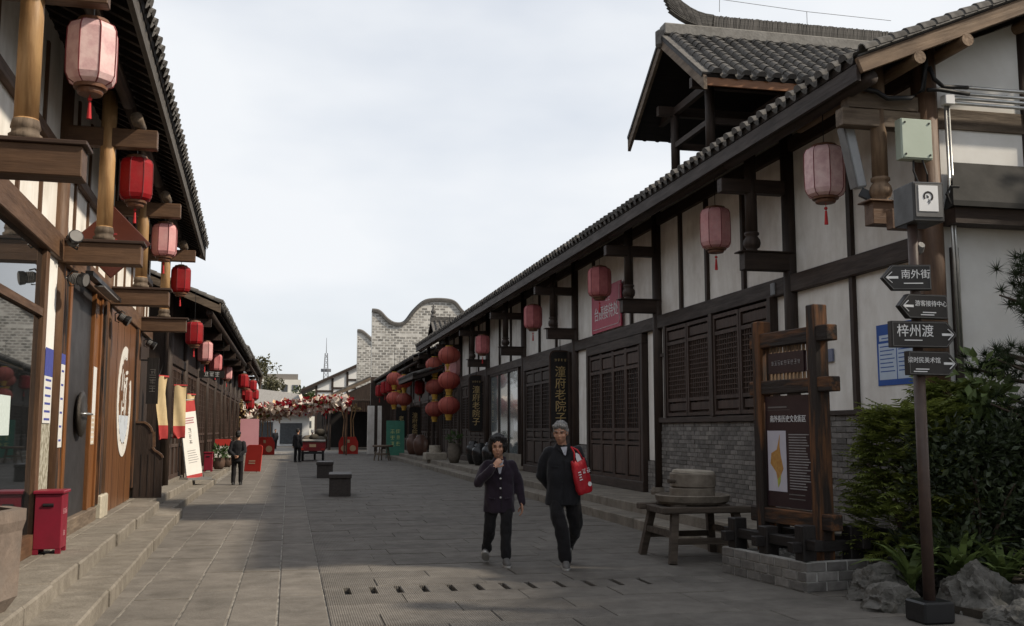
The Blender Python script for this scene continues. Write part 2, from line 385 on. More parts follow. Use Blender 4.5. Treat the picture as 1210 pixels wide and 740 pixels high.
# ================================================================ ground and street
struct(MB().box(-900, 900, -300, 1500, -.6, -.06).build('ground', GROUND))
street = struct(MB().box(-2.2, 5.75, 2.5, 9.9, -.06, -.010).box(-2.2, 5.75, 10.38, 74, -.06, -.010).box(-2.2, .36, 9.9, 10.38, -.06, -.010).build('street', BED))
MB().box(.36, 5.75, 9.9, 10.38, -.06, -.045).build('drain_channel', DRAINB, street)
def slab_rows():
    out = []
    # long strips on the left, running along the street
    for (x0, x1) in ((-2.05,-1.36), (-1.36,-.86), (-.86,-.46), (-.46,-.06), (-.06,.36)):
        y = 5.0 + rnd.random()
        while y < 72:
            l = rnd.uniform(1.0, 1.9); out.append((x0, x1, y, y+l, 1)); y += l
    y = 5.2; j = 0
    while y < 72:
        d = .52 if not (9.6 < y < 9.7) else .52
        x = .36 - (0 if j % 2 else .5)
        while x < 5.6:
            l = rnd.uniform(.85, 1.25); a = max(x, .36); c = min(x+l, 5.62)
            if c-a > .12: out.append((a, c, y, y+d, 0))
            x += l
        y += d; j += 1
    return out
DRAIN = []
slabs = slab_rows(); slabs.sort(key=lambda q: math.hypot((q[0]+q[1])/2 - 1, (q[2]+q[3])/2))
bfar = {0: MB(), 1: MB()}; cnt = 0; shared = {}
for (x0, x1, y0, y1, k) in slabs:
    m = PAVE2 if k else PAVE; j = .0035 if k == 0 else .009
    vis = y1 > 7.0 and (x0+x1)/2 < (y1)*.86
    dz = rnd.uniform(-.004, .004)
    if k == 0 and y0 < 9.95 < y1 and x0 < 3.7:            # drain course: stones set apart so that slots stay open
        n = max(2, round((x1-x0)/.285)); ww = (x1-x0)/n
        for i in range(n):
            xa = x0+i*ww; sl = .055 if (xa+ww) < 3.75 else .008
            MB().tbox(xa+j, xa+ww-sl, y0+.05, y1-.05, -.05, 0, .006).build('drain_stone', m, street)
        MB().box(x0+j, x1-j, y0+j, y0+.05, -.05, -.001).build('drain_edge', m, street); MB().box(x0+j, x1-j, y1-.05, y1-j, -.05, -.001).build('drain_edge', m, street)
        continue
    if vis and cnt < 285:
        MB().tbox(x0+j, x1-j, y0+j, y1-j, -.05, dz, .005).build('paving_slab', m, street, fix=False); cnt += 1
    else: bfar[k].tbox(x0+j, x1-j, y0+j, y1-j, -.05, dz, .005)
stuff(bfar[0].build('paving_slabs', PAVE, street, fix=False)); stuff(bfar[1].build('paving_slabs', PAVE2, street, fix=False))
# the place beyond, the area in front of the garden
struct(MB().box(-30, 40, 74, 300, -.06, -.03).build('far_street', mat('far_paving', (.17,.155,.135), (.12,.11,.095), ns=1.5, bump=.1, var=0)))
fore = struct(MB().box(-14, 16, -30, 5.0, -.06, -.02).build('street_behind', mat('far_paving', (1,1,1))))
# right walkway with two steps (z 0.16 and 0.32)
rw = struct(MB().box(5.78, 7.0, 10.9, 66, -.05, .28).build('right_walkway', STEP))
struct(MB().box(5.45, 5.78, 10.9, 66, -.05, .12).build('right_lower_walkway', STEP))
cnt = 0; b1 = MB()
for (x0, x1, z0, z1) in ((5.36, 5.80, -.03, .16), (5.74, 6.12, .16, .32), (6.12, 6.98, .27, .318)):
    y = 10.9
    while y < 66:
        l = rnd.uniform(.9, 1.5) if x0 < 6 else rnd.uniform(.6, .9); y1 = min(66, y+l); dx = rnd.uniform(-.012, .012)
        if y < 40: MB().tbox(x0+dx, x1-.006, y+.005, y1-.005, z0, z1+rnd.uniform(-.004, .004), .014).build('step_stone', STEP, rw, fix=False); cnt += 1
        else: b1.tbox(x0+dx, x1-.006, y+.005, y1-.005, z0, z1, .014)
        y = y1
stuff(b1.build('step_stones', STEP, rw, fix=False))
# left platforms
FR[0] = ML
lw = struct(MB().box(-6, -1.6, 3.0, 19.6, -.05, .24).build('left_walkway', STEP))
FR[0] = I4
struct(MB().box(-6, -2.4, 19.7, 44, -.05, .10).build('left_far_walkway', STEP))
struct(MB().box(-8, -2.0, 44, 74, -.05, -.005).build('left_end_walkway', STEP))
FR[0] = ML
b1 = MB()
for (xa, xb, z0, z1, ya, yb) in ((-1.60,-1.18,-.03,.15,4,19.4), (-2.0,-1.55,.1,.30,4,19.0), (-2.9,-2.0,.2,.298,4,19.0),
                                 (-2.42,-2.04,-.03,.15,19.4,31), (-2.75,-2.36,.1,.30,19.0,30.6), (-3.6,-2.75,.1,.298,19.0,30.6),
                                 (-2.75,-2.2,-.03,.16,31,44), (-3.6,-2.75,.0,.158,30.6,44)):
    FR[0] = ML if yb < 19.5 else I4
    y = ya
    while y < yb:
        l = rnd.uniform(.9, 1.7); y1 = yb if yb-(y+l) < .4 else y+l
        if y < 26 and y1 > 6: MB().tbox(xa, xb+rnd.uniform(-.012, .012), y+.004, y1-.004, z0, z1+rnd.uniform(-.005, .004), .016).build('step_stone', STEP, lw, fix=False)
        elif y > 19: b1.tbox(xa, xb, y+.004, y1-.004, z0, z1, .016)
        y = y1
FR[0] = I4
stuff(b1.build('step_stones', STEP, lw, fix=False))
FR[0] = I4
# ================================================================ right building
D = lambda ax: wood('dark', ax)
rb = thing('timber_shophouse', 'long dark timber shop building with white plaster panels, grey tile roof and brick plinth', 'building', T(7, 29, .32))
posts_y = [9.95, 13.2, 18.6, 24.45, 30.2, 36.0, 42.0, 47.9]
WX = 7.0
EZ, EX, SLP = 5.50, 5.8, .41
for i, y in enumerate(posts_y):
    MB().cyl((WX, y, .32), (WX, y, 5.9), .14 if i == 0 else .115, None, 14).build('post', wood('brown','z') if i == 0 else D('z'), rb, smooth=True)
    MB().lathe([(.2, 0), (.21, .06), (.17, .14)], 12, (WX, y, .318)).build('post_base', MILL, rb)
for a, c in zip(posts_y[:-1], posts_y[1:]):
    box('wall', PLASTER, rb, WX+.03, WX+.14, a+.05, c-.05, 3.72, 5.95)
    box('lintel_beam', D('y'), rb, WX-.075, WX+.10, a+.1, c-.1, 3.5, 3.75, bevel=.008)
    box('upper_beam', D('y'), rb, WX-.05, WX+.08, a+.1, c-.1, 5.55, 5.75)
    box('inner_wall', D('z'), rb, WX+.25, WX+.35, a, c, .32, 3.6)
for y in (11.6, 14.75, 16.2, 17.4, 20.2, 22.9, 26.4, 28.3, 32.2, 34, 38, 40, 44, 46):
    box('stud', D('z'), rb, WX-.03, WX+.05, y-.045, y+.045, 3.752, 5.55)
# hanging posts, brackets and tie beams
def hanging_post():
    b = MB().cyl((0,0,.28), (0,0,1.62), .088, .085, 14)
    b.lathe([(.088,.28),(.105,.27),(.105,.24),(.08,.22),(.115,.17),(.125,.12),(.11,.06),(.07,.03),(.085,.015),(.085,0)], 14)
    return b
hpm = hanging_post().mesh(D('z'), smooth=True)
b = MB().box(-.22,.6,-.13,.13,-.02,0).box(-.16,.6,-.09,.09,-.27,-.02); brm = b.mesh(D('x'), bevel=.006)
hp0 = wood('brown', 'z')
for i, y in enumerate(posts_y):
    if i == 0:
        me = hanging_post().mesh(wood('tan', 'z'), smooth=True); me2 = b.mesh(wood('brown', 'x'), bevel=.006)
    else: me, me2 = hpm, brm
    put('hanging_post', me, rb, T(6.4, y, 4.08)); put('bracket', me2, rb, T(6.4, y, 4.08))
    box('tie_beam', wood('grey', 'x') if i == 0 else D('x'), rb, 5.92, WX-.1, y-.08, y+.08, 4.92, 5.12, bevel=.008)
    MB().cyl((6.02, y-.5 if i == 0 else y-.1, 5.32), (6.02, (posts_y[i+1] if i < 7 else 48.2)-.1, 5.32), .085, None, 12).build('eave_purlin', D('y'), rb, smooth=True)
# lower part of each bay
nearkey = lambda q: q[0]
bw1 = brick_wall(rb, T(WX-.005, 13.1, .32) @ RZ(-90) , 13.1-10.05, 1.42, limit=150, name='plinth', near=lambda q: -q[0])
# (local x runs towards -Y so the outer face looks at the street)
bw2 = brick_wall(rb, T(WX-.005, 18.5, .32) @ RZ(-90), 18.5-13.3, 1.36, limit=190, name='plinth', near=lambda q: -q[0])
box('wall', PLASTER, rb, WX+.03, WX+.14, 10.05, 13.1, 1.80, 3.5)
box('sill_beam', D('y'), rb, WX-.05, WX+.1, 10.05, 13.1, 1.742, 1.80)
box('stud', D('z'), rb, WX-.03, WX+.05, 11.56, 11.64, 1.80, 3.5)
box('sill_beam', D('y'), rb, WX-.07, WX+.1, 13.3, 18.5, 1.682, 1.78, bevel=.006)
box('wall', PLASTER, rb, WX+.03, WX+.14, 18.12, 18.5, 1.78, 3.5); box('wall', PLASTER, rb, WX+.03, WX+.14, 13.3, 13.75, 1.78, 3.5)
box('rail', D('y'), rb, WX-.03, WX+.03, 18.12, 18.5, 2.95, 3.01)
LDARKW = wood('black', 'z')
def window_leaf(y0, y1, z0, z1, panel=True):
    """leaf on the street wall, local x runs to -Y"""
    wv = thingless = put('window', MB().box(0, y1-y0, .05, .07, 0, z1-z0).mesh(mat('window_dark', (.012,.010,.009), rough=.3, bump=0, var=.1)), rb, T(WX-.06, y1, z0) @ RZ(-90))
    M0 = T(WX-.06, y1, z0) @ RZ(-90); w_, h_ = y1-y0, z1-z0
    fm = wood('red', 'z')
    b = MB().box(0,.06,-.02,.05,0,h_).box(w_-.06,w_,-.02,.05,0,h_).box(.06,w_-.06,-.02,.05,0,.06).box(.06,w_-.06,-.02,.05,h_-.06,h_)
    if panel:
        b.box(.06,w_-.06,-.015,.05,.26,.32).box(.06,w_-.06,-.015,.05,h_-.34,h_-.28); za, zb = .32, h_-.34
        for (p0, p1) in ((.06,.26), (h_-.28,h_-.06)):
            MB().box(.09,w_-.09,.0,.05,p0+.03,p1-.03).build('panel', fm, wv, M0, bevel=.01)
    else: za, zb = .06, h_-.06
    b.build('frame', fm, wv, M0)
    nx = max(4, round((w_-.12)/.085)); nz = max(4, round((zb-za)/.085))
    stuff(put('lattice', lattice_mesh(w_-.12, zb-za, nx, nz, .016, .025, mat('lattice_wood', (.085,.055,.042), (.05,.032,.024), ns=20, bump=.1, var=.1)), wv, M0 @ T(.06, 0, za)))
    return wv
ys = [13.8, 14.82, 15.84, 15.98, 17.0, 18.02]
for a, c in ((13.8,14.82),(14.82,15.84),(15.98,17.0),(17.0,18.02)): window_leaf(a+.012, c-.012, 1.80, 3.46)
box('mullion', D('z'), rb, WX-.1, WX+.1, 15.845, 15.975, 1.78, 3.5); box('mullion', D('z'), rb, WX-.1, WX+.1, 18.02, 18.12, 1.78, 3.5); box('mullion', D('z'), rb, WX-.1, WX+.1, 13.7, 13.8, 1.78, 3.5)
def door_leaf(y0, y1, z0, z1, lat=True, tone='red', name='door'):
    M0 = T(WX-.04, y1, z0) @ RZ(-90); w_, h_ = y1-y0, z1-z0; fm = wood(tone, 'z')
    dv = put(name, MB().box(0, w_, .03, .06, 0, h_).mesh(LDARKW), rb, M0)
    b = MB().box(0,.07,-.02,.03,0,h_).box(w_-.07,w_,-.02,.03,0,h_)
    zs = [0, .75, .95, h_-.42, h_-.3, h_]
    for z in (0, .72, 1.0, h_-.46, h_-.1): b.box(.07,w_-.07,-.018,.03,z,z+.07)
    b.build('frame', fm, dv, M0)
    for (p0, p1) in ((.1,.69), (.82,.97), (h_-.36,h_-.13)):
        MB().box(.1,w_-.1,-.003,.03,p0,p1).build('panel', fm, dv, M0, bevel=.012)
    if lat:
        stuff(put('lattice', lattice_mesh(w_-.14, h_-1.53, 5, 12, .018, .022, wood(tone, 'z')), dv, M0 @ T(.07, 0, 1.07)))
    return dv
def door_bay(y0, y1, n, z1=3.28, tone='red', frame=True, thr=.2):
    box('threshold', D('y'), rb, WX-.1, WX+.1, y0-.2, y1+.2, .318, .318+thr, bevel=.01)
    box('door_head', D('y'), rb, WX-.09, WX+.06, y0-.2, y1+.2, z1+.01, z1+.21, bevel=.008)
    for yy in (y0-.2, y1+.06): box('door_jamb', D('z'), rb, WX-.09, WX+.06, yy, yy+.14, .52, z1+.01, bevel=.006)
    w_ = (y1-y0)/n
    for i in range(n): door_leaf(y0+.06+i*(w_-.0)*((y1-y0-.06)/(y1-y0)), y0+.06+(i+1)*w_*((y1-y0-.06)/(y1-y0))-.012, .32+thr, z1, tone=tone)
door_bay(19.55, 23.1, 4)
box('wall', PLASTER, rb, WX+.03, WX+.14, 18.7, 19.3, .95, 3.5); box('wall', PLASTER, rb, WX+.03, WX+.14, 23.35, 24.35, 1.2, 3.5)
brick_wall(rb, T(WX-.005, 24.34, .32) @ RZ(-90), .98, .86, limit=0, name='plinth'); brick_wall(rb, T(WX-.005, 19.28, .32) @ RZ(-90), .58, .62, limit=0, name='plinth')
door_bay(25.0, 29.8, 5, 3.3, 'dark')
# shop window bay
box('sill_wall', STEP, rb, WX-.05, WX+.12, 30.35, 35.85, .318, .8)
gw = MB().box(WX-.01, WX+.0, 31.0, 35.45, .8, 3.42).build('shop_window', GLASS_L, rb)
for yy in (30.9, 32.4, 33.95, 35.45): box('window_frame', D('z'), gw, WX-.05, WX+.04, yy, yy+.08, .8, 3.5)
box('window_frame', D('y'), gw, WX-.05, WX+.04, 30.98, 35.45, 3.42, 3.498)
for y0 in (36.3, 42.3): door_bay(y0+.2, y0+5.1, 5, 3.3, 'dark')
# gable end towards the garden (plane y = 9.95)
GY = 9.95
gp = [(7.05, 1.8), (15, 1.8), (15, 5.9), (11.2, 7.62), (7.05, 5.93)]
MB().prism([(7.1, 1.1), (15.2, 1.1), (15.2, 5.85), (11.2, 7.5), (7.1, 5.85)], 'y', GY+.03, GY+.15).build('gable_wall', PLASTER_SUN, rb)
MB().prism([(7.1, .0), (15.2, .0), (15.2, 1.1), (7.1, 1.1)], 'y', GY+.0, GY+.16).build('gable_plinth', BRICK, rb)
box('gable_beam', wood('grey', 'x'), rb, 7.13, 15, GY+.005, GY+.06, 4.98, 5.22, bevel=.004)
for x in (8.36, 11.2): MB().cyl((x, GY+.05, .3), (x, GY+.05, 5.85+(x-7.1)*.4), .075, None, 12).build('post', D('z'), rb, smooth=True)
box('tie_beam', wood('grey', 'x'), rb, 6.0, 6.86, GY-.09, GY+.09, 5.125, 5.13+.16)
# roof: ridge along the street
cs = math.sqrt(1+SLP*SLP); RXX = 11.2; sl = (RXX-EX)*cs
Mr = axes((EX, 48.3, EZ), (0,-1,0), (1,0,SLP))
roof_r = roof_slope(rb, Mr, 48.3-9.38, sl, .25, 298, rafters=.42)
Mb = axes((2*RXX-EX, 9.38, EZ), (0,1,0), (-1,0,SLP))
MB().box(0, 48.3-9.38, 0, sl, -.05, .04).build('roof', TILE, rb, Mb)
b = MB()
for k in range(150): b.box(RXX-.13, RXX+.13, 9.38+k*.26, 9.38+k*.26+.255, EZ+(RXX-EX)*SLP+.0, EZ+(RXX-EX)*SLP+.28+rnd.uniform(-.01,.01))
stuff(b.build('ridge_tiles', TILE, roof_r))
box('fascia_board', D('y'), rb, EX+.03, EX+.08, 9.42, 48.2, EZ-.24, EZ-.055)
# sunlit barge board and purlin ends at the gable
for s, (xa, xb) in enumerate(((EX+.02, RXX), (2*RXX-EX-.02, RXX))):
    za, zb = EZ-.04, EZ+(RXX-EX)*SLP-.04
    ang = math.degrees(math.atan2(zb-za, abs(xb-xa))); L_ = math.hypot(zb-za, xb-xa)
    MB().box(0 if s == 0 else -L_, L_ if s == 0 else 0, -.03, .03, -.14, .03).build('barge_board', wood('tan', 'x'), rb, T(xa, 9.39, za) @ RY(-ang if s == 0 else ang), bevel=.006)
for x in (6.55, 7.15, 8.3, 9.6):
    MB().cyl((x, 9.34, EZ+(x-EX)*SLP-.26), (x, 12, EZ+(x-EX)*SLP-.26), .072, None, 14).build('purlin', wood('tan', 'y'), rb)
# verge cover tiles along the barge board
b = MB()
for k in range(30):
    v = .1+k*.19
    put('verge_tile', TILE_ME[(.075,.25)][0], roof_r, Mr @ T(48.3-9.38+.01, v, .03) @ RY(8))
# ================================================================ roof pavilion on the right building
pv = thing('roof_pavilion', 'small open lookout pavilion with upturned ridge standing on the shop roof', 'pavilion', T(8.2, 17, 6.4))
TZ, RZ_, YN, YF, X0, X1 = 7.38, 8.80, 15.05, 18.9, 6.5, 11.3
YM = (YN+YF)/2
c2 = math.hypot(YM-YN, RZ_-TZ)
roof_slope(pv, axes((X0, YN, TZ), (1,0,0), (0,YM-YN,RZ_-TZ)), X1-X0, c2, .27, 290, r=.085, allparts=True, thick=.06, deckm=wood('black','x'))
roof_slope(pv, axes((X1, YF, TZ), (-1,0,0), (0,-(YF-YM),RZ_-TZ)), X1-X0, c2, .27, 34, r=.085, thick=.06, deckm=wood('black','x'))
for (ya, yb) in ((YN, YM), (YF, YM)):
    MB().add([(X0+.02,ya,TZ-.26),(X0+.02,yb,RZ_-.26),(X0+.02,yb,RZ_-.03),(X0+.02,ya,TZ-.03),(X0+.08,ya,TZ-.26),(X0+.08,yb,RZ_-.26),(X0+.08,yb,RZ_-.03),(X0+.08,ya,TZ-.03)],
             [(0,1,2,3),(7,6,5,4),(0,4,5,1),(1,5,6,2),(2,6,7,3),(3,7,4,0)]).build('barge_board', wood('grey','y'), pv)
box('fascia_board', wood('orange','x'), pv, X0+.1, X1, YN+.05, YN+.09, TZ-.17, TZ-.03)
for x in (7.1, 8.7, 10.2):
    for y in (16.15, 17.8):
        MB().cyl((x, y, 5.9+(x-EX)*.38), (x, y, 7.62+ (0 if y < 16.5 else .0)), .085, None, 12).build('post', wood('dark','z'), pv, smooth=True)
for y in (16.15, 17.8):
    MB().bar((6.75, y, 7.62), (11.0, y, 7.62), .12, .18).build('plate_beam', D('x'), pv)
    MB().bar((7.15, y, 6.95), (10.5, y, 6.95), .08, .12).build('rail', wood('dark','x'), pv)
for x in (7.1, 8.7, 10.2):
    MB().bar((x, 15.4, 7.62), (x, 18.55, 7.62), .1, .14).build('cross_beam', D('y'), pv)
    if x < 10: MB().bar((x, 16.2, 6.95), (x, 17.75, 6.95), .08, .1).build('rail', D('y'), pv)
rg = MB().box(X0+.05, X1, YM-.13, YM+.13, RZ_-.02, RZ_+.2).build('ridge', mat('ridge_mortar', (.20,.19,.175), (.13,.122,.11), ns=7, bump=.3, var=.1), pv, bevel=.02)
n = 0; x = X0+1.0; tm = MB().box(0, .028, -.085, .085, 0, .24).mesh(TILE)
while x < X1 and n < 150:                                  # upright ridge tiles, leaning
    put('ridge_tile', tm, rg, T(x, YM, RZ_+.195+rnd.uniform(-.008,.008)) @ RY(rnd.uniform(5, 9)) @ SC(rnd.uniform(.9,1.1),1,1)); x += .033; n += 1
for k in range(13):                                        # upturned end: stacked thin tiles curling up and out
    t0 = k/12; xa = X0+1.05; pts = []
    for i in range(9):
        s_ = i/8; xx = xa - s_*(.85+.35*t0); zz = RZ_+.2+.02*k + (s_**2.2)*(.28+.62*t0)
        pts.append((xx, YM, zz))
    for i in range(8):
        MB().bar(pts[i], pts[i+1], .17-.05*(i/8), .017).build('ridge_end_tile', TILE, rg)
MB().lathe([(.05,0),(.1,.05),(.1,.3),(.05,.34)], 10).build('ridge_end_cap', TILE, pv, T(X0+.02, YM, RZ_-.25))
MB().tube([(X0+1.2,YM,RZ_+.55),(X0+1.21,YM,RZ_+.8)],.006,5).tube([(X0+3,YM,RZ_+.45),(X0+3,YM,RZ_+.72)],.006,5).tube([(X0+1.21,YM,RZ_+.8),(X0+3,YM,RZ_+.72),(X1,YM,RZ_+.7)],.005,5).build('lightning_wire', GREYM, pv)
# ================================================================ left building A (turned 2 degrees)
FR[0] = ML
lb = thing('timber_shop', 'timber shop with glazed front, honey coloured hanging posts and tiled eave', 'building', T(-2.15, 12, .3))
LX = -2.15
B_ = lambda ax: wood('brown', ax)
py = [4.0, 8.0, 12.15, 16.1, 20.3]
for y in py:
    MB().cyl((LX-.03, y, .3), (LX-.03, y, 5.9), .10, .095, 14).build('post', wood('brown','z'), lb, smooth=True)
    MB().box(LX-.15, LX+.09, y-.12, y+.12, .29, .5).build('post_base', MILL, lb, bevel=.02)
hm = MB().cyl((0,0,.16),(0,0,1.75),.088,.084,16).lathe([(.088,.17),(.095,.16),(.095,.13),(.088,.12)],16).mesh(wood('honey','z'), smooth=True)
fm_ = MB().lathe([(.118,0),(.12,.045),(.10,.06),(.098,.09),(.108,.10),(.095,.16)],16).mesh(wood('grey','z'), smooth=True)
bm_ = MB().box(-.52,.42,-.12,.12,-.27,-.035).mesh(wood('brown','x'), bevel=.008)
cm_ = MB().box(-.52,.455,-.15,.15,-.035,0).mesh(wood('red','x'), bevel=.006)
for y in py:
    put('hanging_post', hm, lb, T(-1.7, y, 3.68)); put('post_foot', fm_, lb, T(-1.7, y, 3.68))
    br = put('bracket', bm_, lb, T(-1.7, y, 3.68)); put('bracket_cap', cm_, br, T(-1.7, y, 3.68))
    box('tie_beam', wood('brown','x'), lb, LX, -1.16, y-.07, y+.07, 4.78, 5.0, bevel=.008)
    MB().cyl((-1.38, y-.22, 5.09), (-1.38, y+.2, 5.09), .07, None, 12).build('purlin_peg', wood('grey','y'), lb, smooth=True)
yy = [3.0] + py[1:] + [22.6]
for a, c in zip(yy[:-1], yy[1:]):
    MB().cyl((-1.5, a, 5.32), (-1.5, c-.01, 5.32), .075, None, 12).build('eave_purlin', wood('dark','y'), lb, smooth=True)
    box('wall', PLASTER, lb, LX-.14, LX-.05, a+.05, c-.05, 3.68, 5.9)
    box('lintel_beam', B_('y'), lb, LX-.1, LX+.06, a+.09, c-.09, 3.42, 3.70, bevel=.01)
    box('upper_beam', B_('y'), lb, LX-.1, LX+.02, a+.09, c-.09, 4.55, 4.68, bevel=.006)
    for k in (1, 2, 3):
        y = a+(c-a)*k/4; box('stud', B_('z'), lb, LX-.1, LX-.02, y-.035, y+.035, 3.70, 4.55); box('stud', B_('z'), lb, LX-.1, LX-.02, y-.035, y+.035, 4.68, 5.6)
# shop glass
gl = MB().box(LX-.03, LX-.02, 3.1, 11.28, .5, 3.42).build('shop_window', GLASS, lb)
for y in (3.1, 7.2, 11.28): box('window_frame', wood('brown','z'), gl, LX-.06, LX+.03, y, y+.16 if y > 10 else y+.1, .3, 3.42, bevel=.006)
box('window_sill', wood('brown','y'), gl, LX-.06, LX+.04, 3.1, 11.28, .3, .5)
box('window_mullion', wood('brown','y'), gl, LX-.05, LX+.02, 3.2, 11.28, 2.72, 2.80)
for i, (y, z) in enumerate(((9.7, 1.5), )): MB().box(LX-.018, LX-.015, y, y+.5, z, z+.36).build('paper_notice', mat('notice', (.55,.62,.60), (.45,.52,.5), ns=30, bump=0, var=0), gl)
box('wall', PLASTER_SUN, lb, LX-.1, LX+.0, 11.45, 12.04, 1.9, 3.42); box('worn_panel', mat('peeling_paper', (.42,.40,.33), (.20,.18,.13), ns=14, bump=.1, var=0, lo=.42, hi=.58), lb, LX-.1, LX+.005, 11.45, 12.04, .5, 1.9)
box('inner_wall', wood('black','z'), lb, LX-.3, LX-.2, 3, 22.5, .3, 3.5)
# door with dark panel and bronze handle plate
dr = MB().box(LX-.06, LX-.02, 12.92, 14.72, .48, 3.42).build('door', mat('dark_door', (.040,.038,.040), (.028,.027,.028), ns=3, rough=.45, bump=.03, var=0), lb)
MB().box(LX-.08, LX+.06, 12.3, 15.4, .28, .48).build('threshold', wood('grey','y'), lb, bevel=.012)
box('door_jamb', wood('orange','z'), dr, LX-.06, LX+.03, 12.78, 12.92, .48, 3.42, bevel=.006); box('door_jamb', wood('worn','z'), dr, LX-.08, LX+.01, 12.27, 12.78, .48, 3.42)
box('door_jamb', wood('orange','z'), dr, LX-.06, LX+.03, 14.72, 14.80, .48, 3.42, bevel=.006); box('door_jamb', wood('orange','z'), dr, LX-.06, LX+.03, 15.36, 15.46, .48, 3.42, bevel=.006)
box('door_panel', wood('orange','z'), dr, LX-.06, LX-.0, 14.80, 15.36, .48, 3.42)
hd = MB().lathe([(.0,0),(.24,.012),(.26,.03),(.2,.045),(0,.05)], 24).xf(T(LX-.01, 13.95, 1.75) @ RY(90) @ SC(1.15,1.35,1.6)).build('handle_plate', mat('bronze', (.035,.030,.026), (.06,.05,.04), ns=25, rough=.45, bump=.6, metal=.6, var=0), dr, smooth=True)
MB().tube([(LX+.04,13.7,1.75),(LX+.13,13.75,1.75),(LX+.13,14.15,1.75),(LX+.04,14.2,1.75)], .014, 8).build('handle', METAL_G, dr, smooth=True)
# post strip with carved couplet
box('carved_strip', wood('worn','z'), lb, LX-.05, LX+.05, 15.6, 15.92, .5, 3.42); MB().box(LX-.06, LX+.1, 15.62, 16.3, .28, .62).build('stone_foot', mat('pale_stone', (.42,.38,.30), (.3,.27,.21), ns=8, bump=.3, var=.1), lb, bevel=.02)
# big wooden panel with round emblem
pn = MB().box(LX-.06, LX+.02, 16.35, 19.75, .3, 3.42).build('wall_panel', mat('varnished_board', (.19,.085,.034), (.10,.040,.016), ns=9, sc=(1,1,.1), rough=.35, bump=.12, var=.05, dirt=.35, dc=(.06,.025,.012), ds=1.2), lb)
for y in (17.2, 18.05, 18.9): box('board_joint', wood('black','z'), pn, LX+.02, LX+.023, y, y+.008, .3, 3.42)
EMW = mat('emblem_white', (.62,.60,.56), (.30,.22,.16), ns=5, bump=0, var=0, lo=.55, hi=.75, rough=.7)
EMM = T(LX+.022, 18.35, 2.03) @ FPX
b = MB(); r3 = random.Random(5)
def arc(b, r, w_, a0, a1, n=30):
    for i in range(n):
        p0 = rad(a0+(a1-a0)*i/n); p1 = rad(a0+(a1-a0)*(i+1)/n); ra = r-w_*(.5+.12*math.sin(i*1.7)); rc = r+w_*.5
        b.add([(ra*math.cos(p0),ra*math.sin(p0),0),(rc*math.cos(p0),rc*math.sin(p0),0),(rc*math.cos(p1),rc*math.sin(p1),0),(ra*math.cos(p1),ra*math.sin(p1),0),
               (ra*math.cos(p0),ra*math.sin(p0),.008),(rc*math.cos(p0),rc*math.sin(p0),.008),(rc*math.cos(p1),rc*math.sin(p1),.008),(ra*math.cos(p1),ra*math.sin(p1),.008)],
              [(4,5,6,7),(0,1,5,4),(2,3,7,6),(1,2,6,5),(3,0,4,7)])
arc(b, .83, .2, 75, 385, 60)
em = b.build('emblem', EMW, pn, EMM)
b = MB().prism([(.70*math.cos(rad(a_)), .70*math.sin(rad(a_))) for a_ in range(200, 341, 10)], 'z', 0, .007); b.build('emblem_field', mat('emblem_blue', (.52,.56,.60), (.42,.46,.52), ns=6, bump=0, var=0), em, EMM)
b = MB()
for k in range(13):                                       # brushed strokes of the emblem
    x0, y0 = r3.uniform(-.45,.35), r3.uniform(-.15,.55); dx, dy = r3.choice(((.32,.03),(-.08,-.36),(.16,-.25),(.05,-.3)))
    for i in range(4): b.bar((x0+dx*i/4, y0+dy*i/4, .004), (x0+dx*(i+1)/4, y0+dy*(i+1)/4, .004), .075*(1-abs(i-1.5)/4), .006, up=(0,0,1))
b.build('emblem_strokes', EMW, em, EMM)
box('carved_strip', wood('worn','z'), lb, LX-.05, LX+.05, 19.8, 20.15, .5, 3.42)
box('wall_panel', wood('dark','z'), lb, LX-.08, LX+.0, 20.45, 22.5, .3, 3.42)
EZL, EXL = 5.5, -1.07; sp = .46; csl = math.hypot(1, sp); RL = -5.2
Ml = axes((EXL, 3.0, EZL), (0,1,0), (-1,0,sp))
rl = roof_slope(lb, Ml, 19.9, (EXL-RL)*csl, .24, 298, rafters=.3, r=.07)
MB().box(0, 19.9, 0, (EXL-RL)*csl, -.05, .04).build('roof', TILE, lb, axes((2*RL-EXL, 22.9, EZL), (0,-1,0), (1,0,sp)))
box('fascia_board', wood('drift','y'), lb, EXL-.10, EXL-.05, 3.1, 22.85, EZL-.22, EZL-.03)
MB().add([(EXL-.03,22.9,EZL-.26),(RL,22.9,EZL-.26+(EXL-RL)*sp),(RL,22.9,EZL+(EXL-RL)*sp),(EXL-.03,22.9,EZL),(EXL-.03,22.96,EZL-.26),(RL,22.96,EZL-.26+(EXL-RL)*sp),(RL,22.96,EZL+(EXL-RL)*sp),(EXL-.03,22.96,EZL)],
         [(0,1,2,3),(7,6,5,4),(0,4,5,1),(1,5,6,2),(2,6,7,3),(3,7,4,0)]).build('barge_board', wood('dark','x'), lb)
MB().prism([(LX-.05,.3),(-8,.3),(-8,5.9),(RL,6.9),(LX-.05,5.9)],'y',22.5,22.6).build('gable_wall', PLASTER, lb)
FR[0] = I4
